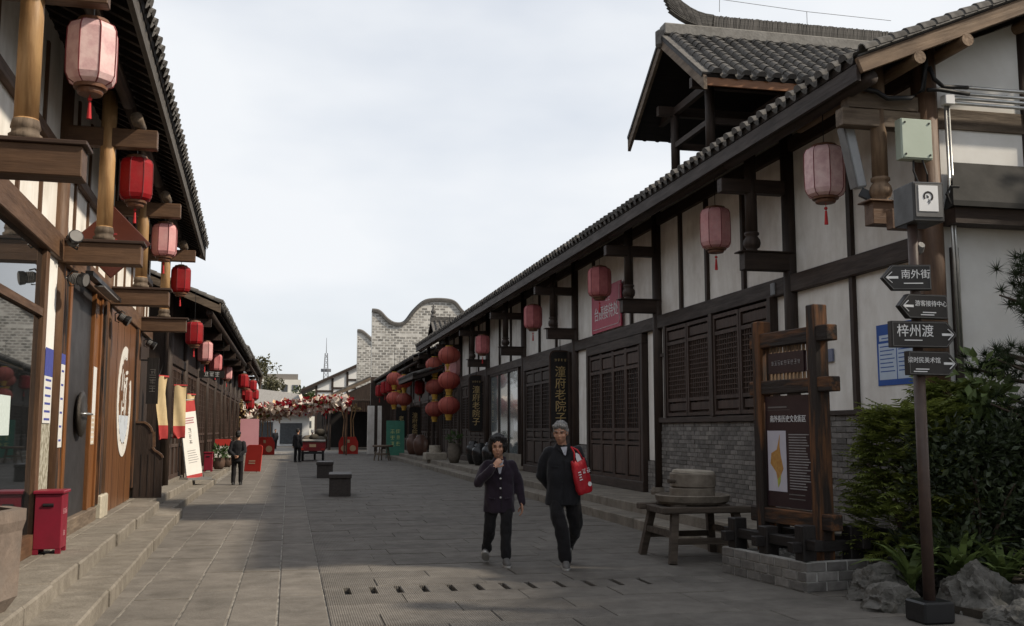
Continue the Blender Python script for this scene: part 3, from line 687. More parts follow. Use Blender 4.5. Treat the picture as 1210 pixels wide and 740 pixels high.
# ================================================================ further buildings, generic long street front
def street_front(name, label, side, wx, y0, y1, ex, ez, slope, plat, bay=3.6, tone='dark', depth=4.0, wall_z=3.0, tiles=0, plaster=False, rafters=0, ridge=True, doors=True, tile_r=.075, pitch=.25):
    """side=+1: stands right of the street and looks to -X; side=-1 the other way"""
    s = side
    t = thing(name, label, 'building', T(wx, (y0+y1)/2, plat))
    n = max(1, round((y1-y0)/bay)); W_ = wood(tone, 'z')
    def bx(nm, m, xa, xb, ya, yb, za, zb, par=t): return box(nm, m, par, min(wx+s*xa, wx+s*xb), max(wx+s*xa, wx+s*xb), ya, yb, za, zb)
    top = ez + slope*abs(wx-ex) - .1
    for i in range(n+1):
        y = y0 + (y1-y0)*i/n
        MB().cyl((wx, y, plat), (wx, y, top), .1, None, 10).build('post', W_, t, smooth=True)
        bx('tie_beam', wood(tone,'x'), -abs(wx-ex)*.8, 0, y-.06, y+.06, ez-.5, ez-.32)
    for i in range(n):
        a = y0+(y1-y0)*i/n+.08; c = y0+(y1-y0)*(i+1)/n-.08
        bx('upper_wall', PLASTER if plaster else W_, .02, .12, a, c, wall_z+.2, top)
        bx('lintel_beam', wood(tone,'y'), -.06, .1, a, c, wall_z, wall_z+.2)
        bx('inner_wall', W_, .12, .2, a, c, plat, wall_z)
        if doors:
            nl = 4; wd = (c-a)/nl
            for k in range(nl):
                ya = a+k*wd+.01; yb = a+(k+1)*wd-.01
                d = bx('door', W_, .03, .08, ya, yb, plat+.1, wall_z)
                xa = -.01; b = MB()
                for (p0, p1, q0, q1) in ((ya,ya+.06,plat+.1,wall_z),(yb-.06,yb,plat+.1,wall_z),(ya+.06,yb-.06,plat+.1,plat+.2),(ya+.06,yb-.06,plat+.85,plat+.93),(ya+.06,yb-.06,plat+1.1,plat+1.17),(ya+.06,yb-.06,wall_z-.12,wall_z)):
                    b.box(min(wx+s*xa, wx+s*.03), max(wx+s*xa, wx+s*.03), p0, p1, q0, q1)
                b.build('frame', wood('red' if tone == 'dark' else tone,'z'), d, fix=False)
                b = MB()
                for q in range(1, 5): yy_ = ya+.06+(wd-.14)*q/5; b.box(min(wx, wx+s*.03), max(wx, wx+s*.03), yy_-.01, yy_+.01, plat+1.17, wall_z-.12)
                for q in range(1, 9): zz_ = plat+1.17+(wall_z-.12-plat-1.17)*q/9; b.box(min(wx+s*.005, wx+s*.025), max(wx+s*.005, wx+s*.025), ya+.06, yb-.06, zz_-.01, zz_+.01)
                stuff(b.build('lattice', wood('red','z'), d, fix=False))
            bx('threshold', STEP, -.06, .1, a, c, plat-.02, plat+.1)
    rx = wx + s*depth/2; slen = abs(rx-ex)*math.hypot(1, slope)
    if s > 0: M1 = axes((ex, y1+.5, ez), (0,-1,0), (1,0,slope)); M2 = axes((2*rx-ex, y0-.5, ez), (0,1,0), (-1,0,slope))
    else: M1 = axes((ex, y0-.5, ez), (0,1,0), (-1,0,slope)); M2 = axes((2*rx-ex, y1+.5, ez), (0,-1,0), (1,0,slope))
    L_ = y1-y0+1
    rf = roof_slope(t, M1, L_, slen, pitch, tiles, rafters=rafters, r=tile_r)
    MB().box(0, L_, 0, slen, -.05, .04).build('roof', TILE, t, M2)
    zr = ez+slope*abs(rx-ex)
    box('ridge', TILE, t, rx-.12, rx+.12, y0-.5, y1+.5, zr-.02, zr+.22)
    for ye in (y0-.5, y1+.44):
        for xe in (ex, 2*rx-ex):
            MB().add([(xe,ye,ez-.22),(rx,ye,zr-.22),(rx,ye,zr-.0),(xe,ye,ez+.0),(xe,ye+.06,ez-.22),(rx,ye+.06,zr-.22),(rx,ye+.06,zr),(xe,ye+.06,ez)],
                     [(0,1,2,3),(7,6,5,4),(0,4,5,1),(1,5,6,2),(2,6,7,3),(3,7,4,0)]).build('barge_board', wood('grey' if ye < (y0+y1)/2 else tone,'x'), t)
    MB().cyl((ex+s*.25, y0-.4, ez-.22), (ex+s*.25, y1+.4, ez-.22), .08, None, 10).build('eave_purlin', wood(tone,'y'), t, smooth=True)
    MB().prism([(wx, plat), (2*rx-wx, plat), (2*rx-wx, top), (rx, zr-.1), (wx, top)], 'y', y0-.02, y0+.1).build('gable_wall', PLASTER if plaster else W_, t)
    return t
FR[0] = I4
street_front('timber_shop', 'dark timber shop with carved doors and a low tiled eave behind the yellow pennants', -1, -2.75, 24.3, 42.4, -1.6, 4.42, .42, .28, tiles=150, rafters=.4, wall_z=3.1, bay=3.6)
street_front('timber_shop', 'dark timber shop with tiled eave standing beside the flower arch', -1, -3.0, 44.6, 66.0, -1.8, 5.0, .42, .05, tiles=80, wall_z=3.2, bay=4.3)
street_front('timber_shop', 'dark timber shop hung with round red lanterns under its tiled eave', 1, 7.1, 49.0, 59.5, 5.75, 5.05, .42, .3, tiles=120, wall_z=3.1, bay=3.5, depth=8)
street_front('timber_shop', 'last dark timber shop on the right, ending at the white gate pillars', 1, 7.1, 60.8, 72.5, 5.8, 5.0, .42, .1, tiles=60, wall_z=3.1, bay=3.9, depth=8)
box('porch_end_wall', wood('dark','z'), bpy.data.objects['timber_shop.004'] if 'timber_shop.004' in bpy.data.objects else bpy.data.objects['timber_shop.003'], 5.6, 7.1, 72.75, 72.95, 0, 5.3)
# the wall beyond building A, set back, between the two left shops
FR[0] = ML
box('wall', wood('dark','z'), lb, -2.6, -2.5, 22.65, 23.4, .3, 4.3)
FR[0] = I4
# small porch roof below the main eave, right
aw = thing('porch_roof', 'low lean-to tiled porch roof with lanterns at the shop front', 'roof', T(6.6, 47, 3.6))
roof_slope(aw, axes((5.2, 50.2, 3.95), (0,-1,0), (1,0,.32)), 6.0, 1.9, .25, 48)
MB().bar((5.25, 44.25, 3.85), (5.25, 50.15, 3.85), .06, .16).build('fascia_board', D('y'), aw)
for y in (44.3, 47, 50): MB().bar((5.3, y, 3.82), (7.0, y, 4.36), .1, .14).build('rafter_beam', D('x'), aw); MB().cyl((6.95, y, .3), (6.95, y, 4.3), .07, None, 8).build('post', D('z'), aw)
# small dormer gable with finial above the eave
dm = thing('gate_roof', 'small ridge roof with a finial rising above the far eave', 'roof', T(8.6, 52, 7.0))
roof_slope(dm, axes((7.0, 50.6, 6.4), (1,0,0), (0,1.2,.75)), 3.2, 1.4, .27, 26, r=.085); roof_slope(dm, axes((10.2, 53.0, 6.4), (-1,0,0), (0,-1.2,.75)), 3.2, 1.4, .27, 0, r=.085)
MB().prism([(50.9, 6.3), (52.7, 6.3), (51.8, 6.95)], 'x', 7.3, 10).build('gable', D('z'), dm)
MB().box(7, 10.2, 51.68, 51.92, 7.13, 7.36).build('ridge', TILE, dm); MB().lathe([(.1,0),(.16,.1),(.08,.22),(.14,.34),(.06,.5),(.02,.75)], 8).build('finial', TILE, dm, T(7.15, 51.8, 7.3))
# ================================================================ wavy brick fire walls
def wavy(name, label, prof, y, zb, m=BRICK):
    """prof: list of (x, ztop)"""
    t = thing(name, label, 'wall', T((prof[0][0]+prof[-1][0])/2, y, zb))
    BW = mat('pale_grey_brick', (.36,.34,.31), (.20,.19,.17), ns=8, rough=.9, bump=.3, var=.38)
    MW = mat('pale_mortar', (.60,.58,.535), (.44,.425,.39), ns=3, bump=.2, var=0)
    def top(x):
        for (a, za), (c, zc) in zip(prof[:-1], prof[1:]):
            if a <= x <= c:
                q = (x-a)/(c-a); return za+(zc-za)*q
        return prof[-1][1]
    poly = [(prof[0][0], zb)] + prof + [(prof[-1][0], zb)]
    poly = [(p[0], p[1]) for p in poly]
    wl = MB().prism(poly, 'y', y, y+.35).build('masonry', MW, t)
    b = MB(); z = zb; j = 0
    while z < 12:
        x = prof[0][0] - (.23 if j % 2 else 0)
        while x < prof[-1][0]:
            a = max(x, prof[0][0]); c = min(x+.44, prof[-1][0])
            if c-a > .08 and top((a+c)/2) > z+.2 and rnd.random() > .1:
                b.box(a+rnd.uniform(.03,.07), c-rnd.uniform(.02,.06), y-.012*rnd.random()-.004, y+.02, z+rnd.uniform(.03,.055), z+rnd.uniform(.16,.185))
            x += .46
        z += .20; j += 1
    stuff(b.build('bricks', BW, wl, fix=False))
    pts = [Vector((p[0], y+.17, p[1]+.06)) for p in prof]
    cp = MB()
    r_ = []
    for i, p in enumerate(pts):
        d = (pts[min(i+1,len(pts)-1)]-pts[max(i-1,0)]).normalized(); nrm = Vector((-d.z, 0, d.x))
        r_.append([p+Vector((0,-.3,0))-nrm*.1, p+Vector((0,-.3,0))+nrm*.08, p+nrm*.2, p+Vector((0,.3,0))+nrm*.08, p+Vector((0,.3,0))-nrm*.1])
    cp.loft(r_); cp.build('coping', TILE, t)
    cp = MB().lathe([(.1,0),(.2,.1),(.1,.25)],8)
    return t
def cr(pts, n=8):                                         # Catmull-Rom through the outline points
    P = [pts[0]] + pts + [pts[-1]]; o = []
    for i in range(1, len(P)-2):
        for k in range(n):
            t = k/n; o.append(tuple(.5*((2*P[i][q])+(-P[i-1][q]+P[i+1][q])*t+(2*P[i-1][q]-5*P[i][q]+4*P[i+1][q]-P[i+2][q])*t*t+(-P[i-1][q]+3*P[i][q]-3*P[i+1][q]+P[i+2][q])*t**3) for q in (0,1)))
    return o + [pts[-1]]
wavy('fire_wall', 'tall pale grey brick fire wall with a wavy coped top above the roofs', cr([(5.78, 10.26), (6.29, 10.18), (6.9, 9.59), (7.5, 9.29), (8.23, 9.41), (8.95, 10.32), (9.68, 10.99), (10.4, 11.17), (11.37, 11.17), (11.98, 10.99), (12.58, 10.32), (13.79, 9.35), (15.0, 9.23)]), 75, .05)
wavy('fire_wall', 'narrow lower brick fire wall with a curled coping behind the tall wavy wall', cr([(5.87, 10.49), (6.29, 10.43), (6.9, 9.95), (7.62, 9.34), (9.08, 8.86)]), 93.2, .05)
# ================================================================ far white timber-framed house, its gable towards us
fh = thing('timber_framed_house', 'white plastered house with dark timber frame and a long sloping roof at the street end', 'house', T(5, 98, 0))
Y0 = 98.0
MB().prism([(2.3,4.2),(11.7,4.2),(11.7,9.6),(8.75,8.8),(2.3,5.8)],'y',Y0,Y0+.2).build('wall', mat('plaster_far', (.80,.79,.77), (.72,.71,.68), ns=1, bump=0, var=0, rough=.9), fh)
box('lower_wall', wood('black','z'), fh, 2.3, 11.7, Y0+.01, Y0+.2, 0, 4.2)
for x in (2.4, 3.9, 5.3, 6.5, 7.7): box('post', D('z'), fh, x-.1, x+.1, Y0-.08, Y0-.01, .1, 5.7+(x-2.3)*.46)
for (xa, xb, z) in ((2.4,3.8,5.2),(4.0,6.4,5.5),(5.4,7.6,6.3),(2.3,7.6,4.25)): box('beam', D('x'), fh, xa, xb, Y0-.07, Y0-.005, z-.09, z+.09)
roof_slope(fh, axes((1.05, 114, 5.3), (0,-1,0), (1,0,.47)), 16.3, 10.5, .3, 0, r=.09)
MB().add([(1.05,97.6,5.1),(10.5,97.6,9.55),(10.5,97.6,9.8),(1.05,97.6,5.35),(1.05,97.7,5.1),(10.5,97.7,9.55),(10.5,97.7,9.8),(1.05,97.7,5.35)],[(0,1,2,3),(7,6,5,4),(0,4,5,1),(1,5,6,2),(2,6,7,3),(3,7,4,0)]).build('barge_board', D('x'), fh)
# covered way in front of it
cw = thing('covered_walk', 'dark open-fronted covered walk under a sloping tile roof at the street end', 'building', T(6, 84, 0))
CY = 79.5
roof_slope(cw, axes((2.5, 92, 3.95), (0,-1,0), (1,0,.47)), 12.6, 6.5, .3, 0, r=.09)
MB().add([(2.5,CY-.2,3.7),(8.4,CY-.2,6.45),(8.4,CY-.2,6.7),(2.5,CY-.2,3.95),(2.5,CY-.1,3.7),(8.4,CY-.1,6.45),(8.4,CY-.1,6.7),(2.5,CY-.1,3.95)],[(0,1,2,3),(7,6,5,4),(0,4,5,1),(1,5,6,2),(2,6,7,3),(3,7,4,0)]).build('barge_board', wood('grey','x'), cw)
for y in (CY, 86, 91): MB().cyl((3.0,y,0),(3.0,y,4.1),.12,None,8).build('post', D('z'), cw)
box('back_wall', wood('black','z'), cw, 2.8, 9.4, 91.4, 91.6, 0, 4.2); box('side_wall', wood('black','z'), cw, 7.6, 7.8, CY, 91.4, 0, 5.5)
MB().prism([(3.2,3.9),(7.6,3.9),(7.6,5.9)],'y',CY,CY+.1).build('gable_panel', wood('dark','z'), cw)
MB().bar((3.0,CY-.05,3.82),(7.6,CY-.05,3.82),.1,.14).build('beam', D('x'), cw)
for i in range(30): MB().box(3.1+i*.15,3.16+i*.15,CY-.07,CY-.03,2.95,3.75).build('hanging_slat', wood('red','z'), cw)
for i, (x, w_) in enumerate(((4.95,.42),(5.6,.24))):
    wp = tag(MB().box(x,x+w_,66.4,66.4+w_,0,3.1).build('gate_pillar', PLASTER), ('broad','narrow')[i]+' white plastered gate pillar at the street end', 'pillar')
# ================================================================ far left: apartment block, grey roof, trees, mast
ab = thing('apartment_block', 'pale cream apartment block with dark windows far beyond the street', 'building', T(-6, 235, 0))
CREAM = mat('cream_render', (.66,.64,.58), (.58,.56,.50), ns=.3, bump=0, var=0)
WIN = mat('far_window', (.10,.11,.12), (.06,.065,.07), rough=.2, bump=0, var=.3)
box('wall', CREAM, ab, -7.0, 2.2, 230, 242, 0, 12.6); box('wall', CREAM, ab, 2.2, 6.5, 233, 244, 0, 10.8)
box('roof', mat('far_roof', (.22,.20,.18), bump=0, var=0), ab, -6.4, 1.6, 231, 241, 12.6, 13.9)
for k in range(4):
    for i in range(4):
        x = -6.4+i*2.25; z = 1.6+k*2.75; w1 = box('window', WIN, ab, x, x+1.3, 229.9, 230.0, z, z+1.6); box('sill', CREAM, w1, x-.1, x+1.4, 229.6, 229.9, z-.25, z)
        if i % 2: box('balcony', CREAM, ab, x-.4, x+1.9, 229.0, 229.9, z-1.0, z-.3)
    if k < 3: box('window', WIN, ab, 3.4, 4.8, 232.9, 233.0, 2.0+k*2.8, 3.5+k*2.8)
gr = thing('hall_roof', 'low house with a broad grey pitched roof behind the flower arch', 'house', T(-6, 105, 0))
MB().add([(-9,101,3.0),(2.6,101,3.0),(1.2,107,5.2),(-9,107,6.4),(-9,101,2.85),(2.6,101,2.85)],[(0,1,2,3),(0,4,5,1)]).build('roof', mat('grey_roof', (.26,.25,.235), (.18,.17,.16), ns=3, sc=(6,1,1), bump=.1, var=0), gr)
box('wall', mat('plaster_far', (1,1,1)), gr, -8.5, 1.9, 102, 112, 0, 2.9); box('door', WIN, gr, -3.4, -1.6, 101.9, 102, 0, 2.3); box('shop_opening', WIN, gr, -.9, 1.2, 101.9, 102, .2, 2.2)
ms = thing('radio_mast', 'thin lattice radio mast on the far skyline', 'mast', T(19, 330, 0)); MS = mat('mast_steel', (.22,.23,.25), bump=0, var=0); b = MB()
mx_, my_ = 11.0, 330
for (dx, dy) in ((-1,-1),(1,-1),(1,1),(-1,1)): MB().bar((mx_+dx*1.6, my_+dy*1.6, 0), (mx_+dx*.35, my_+dy*.35, 26), .28, .28).build('leg', MS, ms)
for k in range(12):
    z = 2+k*2; r_ = 1.6-1.25*z/26; b.bar((mx_-r_,my_-r_,z),(mx_+r_,my_-r_,z+2),.14,.14).bar((mx_+r_,my_-r_,z),(mx_-r_,my_-r_,z+2),.14,.14).bar((mx_-r_,my_-r_,z),(mx_+r_,my_-r_,z),.14,.14)
b.build('bracing', MS, ms); MB().cyl((mx_,my_,26),(mx_,my_,31),.14,.06,6).box(mx_-1.6,mx_+1.6,my_-.2,my_+.2,20,21).build('antenna', MS, ms)
# ================================================================ lanterns
def panel_lantern(label, m, r=.245, h=.62, cord=.35, nseg=8, group=None, tassel=True, M=I4):
    """hexagon-like cloth lantern; origin at the body centre"""
    t = thing('lantern', label, 'lantern', M, group)
    b = MB(); hh = h/2
    prof = [(r*.66,-hh),(r*.88,-hh+.03*h/.62),(r*.99,-hh+.085*h/.62),(r,-hh*.45),(r*1.01,0),(r,hh*.45),(r*.99,hh-.085*h/.62),(r*.88,hh-.03*h/.62),(r*.66,hh)]
    me = b.lathe(prof, nseg, ph=.5).mesh(m); put('shade', me, t, M)
    rb_ = MB()
    for i in range(nseg):
        a = 2*math.pi*(i+.5)/nseg
        rb_.tube([(q*1.004*math.cos(a), q*1.004*math.sin(a), z) for q, z in prof], .006, 4)
    rb_.build('ribs', LRIB, t, M)
    MB().lathe([(r*.64,-hh-.03),(r*.66,-hh-.005),(r*.60,-hh+.004)],16).lathe([(r*.46,-hh-.075),(r*.5,-hh-.06),(r*.5,-hh-.035),(r*.46,-hh-.028)],16).build('base_cap', LCAP, t, M, smooth=False)
    MB().lathe([(r*.64,hh-.004),(r*.66,hh+.005),(r*.60,hh+.03)],16).lathe([(r*.3,hh+.03),(r*.3,hh+.05),(r*.1,hh+.055)],16).build('top_cap', LCAP, t, M)
    MB().cyl((0,0,hh+.05),(0,0,hh+.05+cord),.006,None,5).build('cord', CABLE, t, M)
    if tassel:
        k = r/.245
        MB().cyl((0,0,-hh-.07),(0,0,-hh-.17*k),.004,None,4).ell((0,0,-hh-.14*k),.022*k,.022*k,.022*k,8,6).cyl((0,0,-hh-.17*k),(0,0,-hh-.34*k),.013*k,.024*k,8).build('tassel', TASS, t, M)
    return t
def pl(label, m, loc, rot=0, **k): return panel_lantern(label, m, M=T(*loc) @ RZ(rot), **k)
# right building (axis x = 6.4), cords reach the eave
pl('pale pink lantern hanging at the gable corner beside the grey floodlight', LPALE, (6.32, 11.0, 4.68), 8, cord=.55)
pl('faded pink lantern hanging over the lattice windows', LPINK, (6.4, 14.45, 4.66), 20, cord=.55)
pl('rose lantern hanging in front of the pink wall sign', LDARK, (6.35, 20.35, 4.66), 5, cord=.55)
pl('dull rose lantern hanging above the gilt plaque next to the carved door', LDARK, (6.4, 26.6, 4.60), 12, cord=.6)
pl('small rose lantern hanging over the frosted shop window', LDARK, (6.4, 34.0, 4.45), 0, cord=.75)
pl('faded panel lantern hanging among the stacked round lanterns', LPINK, (6.2, 39.3, 4.05), 0, r=.3, h=.85, cord=1.0)
pl('red panel lantern hanging under the porch roof', LRED, (6.0, 48.0, 3.55), 0, cord=.45)
FR[0] = ML
lk = dict(r=.192, h=.50, cord=.55)
pl('large pale pink lantern under the tie beam beside the nearest honey post', LPALE, (-1.30, 8.22, 4.47), 3, **lk)
pl('bright red lantern with a white patch in front of the diamond plaque', LRED, (-1.40, 12.33, 4.46), 8, **lk)
pl('faded pink and red lantern above the round emblem panel', LPINK, (-1.40, 16.28, 4.46), 0, **lk)
pl('bright red lantern under the last tie beam of the glazed shop', LRED, (-1.43, 20.48, 4.45), 6, **lk)
for i, (x, y, z, m) in enumerate(((-1.32,23.7,3.70,LRED),(-1.24,27.3,3.56,LPINK),(-1.15,32.3,3.6,LDARK),(-1.0,40.0,3.7,LPINK))):
    pl(('crimson lantern at the near end of the low eave', 'faded pink lantern second along the low eave', 'dull rose lantern third along the low eave above the walking man', 'pink lantern at the far end of the low eave')[i], m, (x, y, z), i*7, r=.2, h=.5, cord=.65)
FR[0] = I4
pl('red lantern beside the cluster under the far left eave', LRED, (-2.1, 47.5, 3.75), r=.24, h=.6, cord=.9)
CN = ('topmost near lantern of the red cluster under the far left eave','lower near lantern of the red cluster under the far left eave','middle inner lantern of the red cluster under the far left eave','upper outer lantern of the red cluster by the flower arch','lowest inner lantern of the red cluster by the flower arch','outer lantern of the red cluster hanging closest to the flower arch')
k = 0
for (x, y, z) in ((-2.2,51,3.85),(-2.05,51.5,3.2),(-2.25,55,3.4),(-2.0,56,3.9),(-2.2,59,3.0),(-2.0,60,3.55)):
    k += 1; pl(CN[k-1], LRED, (x, y, z), r=.25, h=.55, cord=4.55-z, group='red lantern cluster under the far left eave')
k = 0
EN = ('small red lantern at the near end of the last right eave','small red lantern in the middle of the last right eave','small red lantern at the far end of the last right eave','small red lantern on the covered walk near its corner post','small red lantern hanging in the dark mouth of the covered walk')
for (x, y, z, c_) in ((5.95,62,4.2,.5),(5.95,65.5,4.25,.5),(5.95,69.5,4.2,.5),(2.75,79.6,3.2,.35),(4.2,79.2,3.3,.5)):
    k += 1; pl(EN[k-1], LRED, (x, y, z), r=.3, h=.75, cord=c_, group='red lanterns at the street end')
def round_lantern(M, r, m, label, group, n=1, step=.95):
    t = thing('round_lantern', label, 'lantern', M, group)
    for k in range(n):
        z = -k*step
        prof = [(r*.32,z-r*.78)] + [(r*math.cos(a), z+r*.80*math.sin(a)) for a in [rad(q) for q in (-66,-45,-22,0,22,45,66)]] + [(r*.32,z+r*.78)]
        b = MB().lathe(prof, 20)
        put('globe', b.mesh(m, smooth=True), t, M)
        rb_ = MB()
        for i in range(10):
            a = 2*math.pi*i/10; rb_.tube([(q*1.005*math.cos(a), q*1.005*math.sin(a), zz) for q, zz in prof], .008, 4)
        rb_.build('ribs', LRIB, t, M)
        MB().cyl((0,0,z-r*.72),(0,0,z-r*.72-.12),r*.34,None,12).cyl((0,0,z-r*.84),(0,0,z-r*.84-.2),r*.3,r*.26,12).build('fringe', YEL, t, M)
        MB().cyl((0,0,z+r*.76),(0,0,z+r*.86),r*.34,None,12).build('top_ring', YEL, t, M)
    MB().cyl((0,0,r*.8),(0,0,1.6),.012,None,5).build('cord', CABLE, t, M)
    return t
G1 = 'stacked round lanterns at the far right shops'
round_lantern(T(6.05, 39.2, 4.45), .44, LORANGE, 'three round orange-red lanterns strung on one cord beside the gilt plaque', G1, 3, .98)
round_lantern(T(6.25, 44.6, 4.42), .43, LORANGE, 'three round red lanterns strung on one cord by the porch roof', G1, 3, .98)
round_lantern(T(5.2, 52.0, 4.15), .42, LORANGE, 'pair of round lanterns strung on one cord before the small plaque', G1, 2, 1.0)
round_lantern(T(5.55, 50.6, 4.3-.35), .40, LORANGE, 'pair of round lanterns strung beside the far plaque', G1, 2, .9)
round_lantern(T(6.0, 57.2, 4.1), .42, LORANGE, 'round orange lantern under the far right eave end', G1, 1)
# ================================================================ plaques with gilt letters
def plaque(M, label, body='潼\n府\n老\n院\n子', w_=.52, h_=2.05, small=True):
    t = thing('plaque', label, 'sign', M)
    n = 8; hw, hh = w_/2, h_/2; c = .12
    def shape(e):
        o = []
        for (cx_, cz_, a0) in ((hw-c,hh-c,0),(-hw+c,hh-c,90),(-hw+c,-hh+c,180),(hw-c,-hh+c,270)):
            for i in range(4): a = rad(a0+30*i); o.append((cx_+(c+e)*math.cos(a), cz_+(c+e)*math.sin(a)))
        return o
    MB().prism(shape(.03),'y',0,.05).build('frame', wood('red','z'), t, M); MB().prism(shape(-.01),'y',-.012,.0).build('board', SIGNBLK, t, M)
    text(body, .30, GOLD, t, M @ T(0,-.016,-.1) @ FNY, line=.98)
    if small: glyphs((4,), .085, GOLD, t, M @ T(0,-.016,hh-.22) @ FNY, 'small_lettering')
    MB().tube([(0,.02,hh),(0,.02,hh+.35)],.012,5).build('hanger', CABLE, t, M)
plaque(T(6.73, 25.0, 2.52) , 'black vertical plaque with gilt characters on the carved door bay')
plaque(T(6.73, 37.0, 2.52), 'black vertical plaque with gilt characters beyond the frosted window')
plaque(T(6.45, 53.5, 1.95), 'small black vertical plaque with pale characters by the clay jars', w_=.6, h_=1.6, body='潼\n府\n老\n院', small=False)
plaque(T(5.95, 55.5, 1.95), 'black vertical plaque with pale characters behind the green board', w_=.6, h_=1.6, body='老\n院\n子', small=False)
# ================================================================ pink wall sign
PINKS = mat('pink_sign', (.42,.045,.085), (.37,.04,.075), ns=3, rough=.5, bump=.01, var=0)
ps = thing('wall_sign', 'pink wall sign with white characters above the double door', 'sign', T(6.93, 21.7, 4.2))
MB().box(6.93,6.96,20.7,22.85,3.78,4.78).build('board', PINKS, ps)
text('台顾接待处', .34, WHITE, ps, T(6.927, 21.75, 4.18) @ FNX, sx=1.05); glyphs((2,), .17, WHITE, ps, T(6.927, 21.6, 4.52) @ FNX, 'small_lettering')
MB().tube([(6.925,22.7,3.86),(6.925,20.85,3.86),(6.925,20.78,3.95),(6.925,20.78,4.7)], .008, 4).build('border_line', WHITE, ps)
# ================================================================ sign pole
sp_ = thing('sign_pole', 'brown street sign pole with four dark arrow signs and a lamp box on top', 'sign pole', T(5.14, 7.55, 0))
PX, PY = 5.14, 7.55
PBR = mat('pole_brown', (.075,.048,.038), (.052,.034,.028), ns=10, rough=.5, bump=.05, var=0)
MB().box(PX-.14,PX+.14,PY-.14,PY+.14,0,.17).build('base', BLACK, sp_, bevel=.015)
MB().cyl((PX,PY,.16),(PX,PY,2.2),.048,None,16).cyl((PX,PY,2.2),(PX,PY,3.28),.042,None,16).build('pole', PBR, sp_, smooth=True)
# arrow signs: yaw about the pole, arrow end left (-1) or right (+1)
def arrow_sign(z, x0, x1, h, way, yaw, body, sz, tx, lines=1, edge=False):
    M = T(PX, PY-.055, z) @ RZ(yaw)
    hh = h/2; tip = .09
    if way < 0: poly = [(x0+tip,-hh),(x1,-hh),(x1,hh),(x0+tip,hh),(x0,0)]
    else: poly = [(x0,-hh),(x1-tip,-hh),(x1,0),(x1-tip,hh),(x0,hh)]
    s = MB().prism(poly,'y',-.03,.03).build('arrow_sign', SIGNBLK, sp_, M, bevel=.004)
    cxp = sum(p[0] for p in poly)/5
    pin = [((p[0]-cxp)*.955+cxp, p[1]*.90) for p in poly]
    b = MB()
    for i in range(5): a = pin[i]; c = pin[(i+1) % 5]; b.bar((a[0],-.032,a[1]),(c[0],-.032,c[1]),.003,.004, up=(0,0,1) if abs(a[0]-c[0]) > .01 else (1,0,0))
    b.build('border_line', GREYM, s, M)
    ax = x0+.085 if way < 0 else x1-.09
    b = MB(); d = way
    b.box(min(ax-d*.05,ax+d*.045), max(ax-d*.05,ax+d*.045), -.034, -.0305, -.010, .010)
    b.bar((ax+d*.052,-.0325,0),(ax+d*.002,-.0325,.046),.004,.02,up=(0,1,0)).bar((ax+d*.052,-.0325,0),(ax+d*.002,-.0325,-.046),.004,.02,up=(0,1,0))
    b.build('arrow', WHITE, s, M)
    text(body, sz, WHITE, s, M @ T(tx,-.0325,.022) @ FNY, ext=.0008)
    for i in range(lines): bars(1, (.16,.22)[i%2] if sz > .07 else .13, .008, .02, 0).build('small_print', WHITE, s, M @ T(tx-.02*(i+1),-.031,-.05-.02*i) @ FNY)
    return s
arrow_sign(2.82,-.315,.095,.215,-1,-14,'南外街',.082,-.035,1)
arrow_sign(2.575,-.22,.25,.205,-1,3,'游客接待中心',.053,.088,2)
arrow_sign(2.34,-.285,.31,.22,1,-3,'梓州渡',.112,-.07,1)
arrow_sign(2.10,-.155,.325,.20,1,3,'梁时民美术馆',.053,-.005,2)
lbx = MB().box(PX-.08,PX+.20,PY-.17,PY+.15,3.28,3.62).build('lamp_box', mat('lamp_box_dark', (.05,.048,.047), rough=.4, bump=.02, var=0), sp_, T(PX,PY,0) @ RZ(-4) @ T(-PX,-PY,0), bevel=.01)
ML_ = T(PX,PY,0) @ RZ(-4) @ T(-PX,-PY,0)
MB().box(PX-.06,PX+.18,PY-.178,PY-.169,3.32,3.60).build('face_plate', GREYM, lbx, ML_)
MB().box(PX-.035,PX+.14,PY-.183,PY-.177,3.365,3.585).build('white_panel', WHITE, lbx, ML_)
b = MB()
for i in range(15):
    a = rad(-50+i*17.5); a2 = rad(-50+(i+1)*17.5); b.bar((.038*math.cos(a),.038*math.sin(a),0),(.038*math.cos(a2),.038*math.sin(a2),0),.016,.002)
for i in range(3): b.box(-.014+.007*i,-.010+.007*i,-.012,.015-.005*i,-.001,.001)
b.box(.002,.007,-.065,-.02,-.001,.001).box(.013,.017,-.055,-.025,-.001,.001).box(-.006,-.003,-.05,-.04,-.001,.001)
b.build('emblem', SIGNBLK, lbx, ML_ @ T(PX+.05, PY-.1845, 3.49) @ FNY)
# ================================================================ wooden information board on a brick planter
a_f = 8.0                                              # planter turned a little
PLM = T(4.87, 9.08, 0) @ RZ(a_f)                       # local: x to the right, y away along the street
pb = thing('brick_planter', 'low grey brick planter base with light mortar joints under the wooden board', 'planter', PLM @ T(.6,.7,0))
def planter_face(M, ln, name):
    bk = MB().box(.008, ln-.008, .012, .09, 0, .28).build(name, MORTAR_L, pb, M)
    for j in range(3):
        x = -(0.11 if j % 2 else 0)
        while x < ln-.02:
            a = max(.0, x); c = min(ln, x+.235)
            if c-a > .04: MB().box(a+.006, c-.006, .0, .06, j*.093+.006, (j+1)*.093-.004).build('brick', BRICK, bk, M @ T(0,rnd.uniform(-.003,.003),0), bevel=.004)
            x += .245
planter_face(PLM, 1.15, 'wall'); planter_face(PLM @ T(0,1.5,0) @ RZ(-90), 1.5, 'wall'); planter_face(PLM @ T(1.15,0,0) @ RZ(90), 1.5, 'wall')
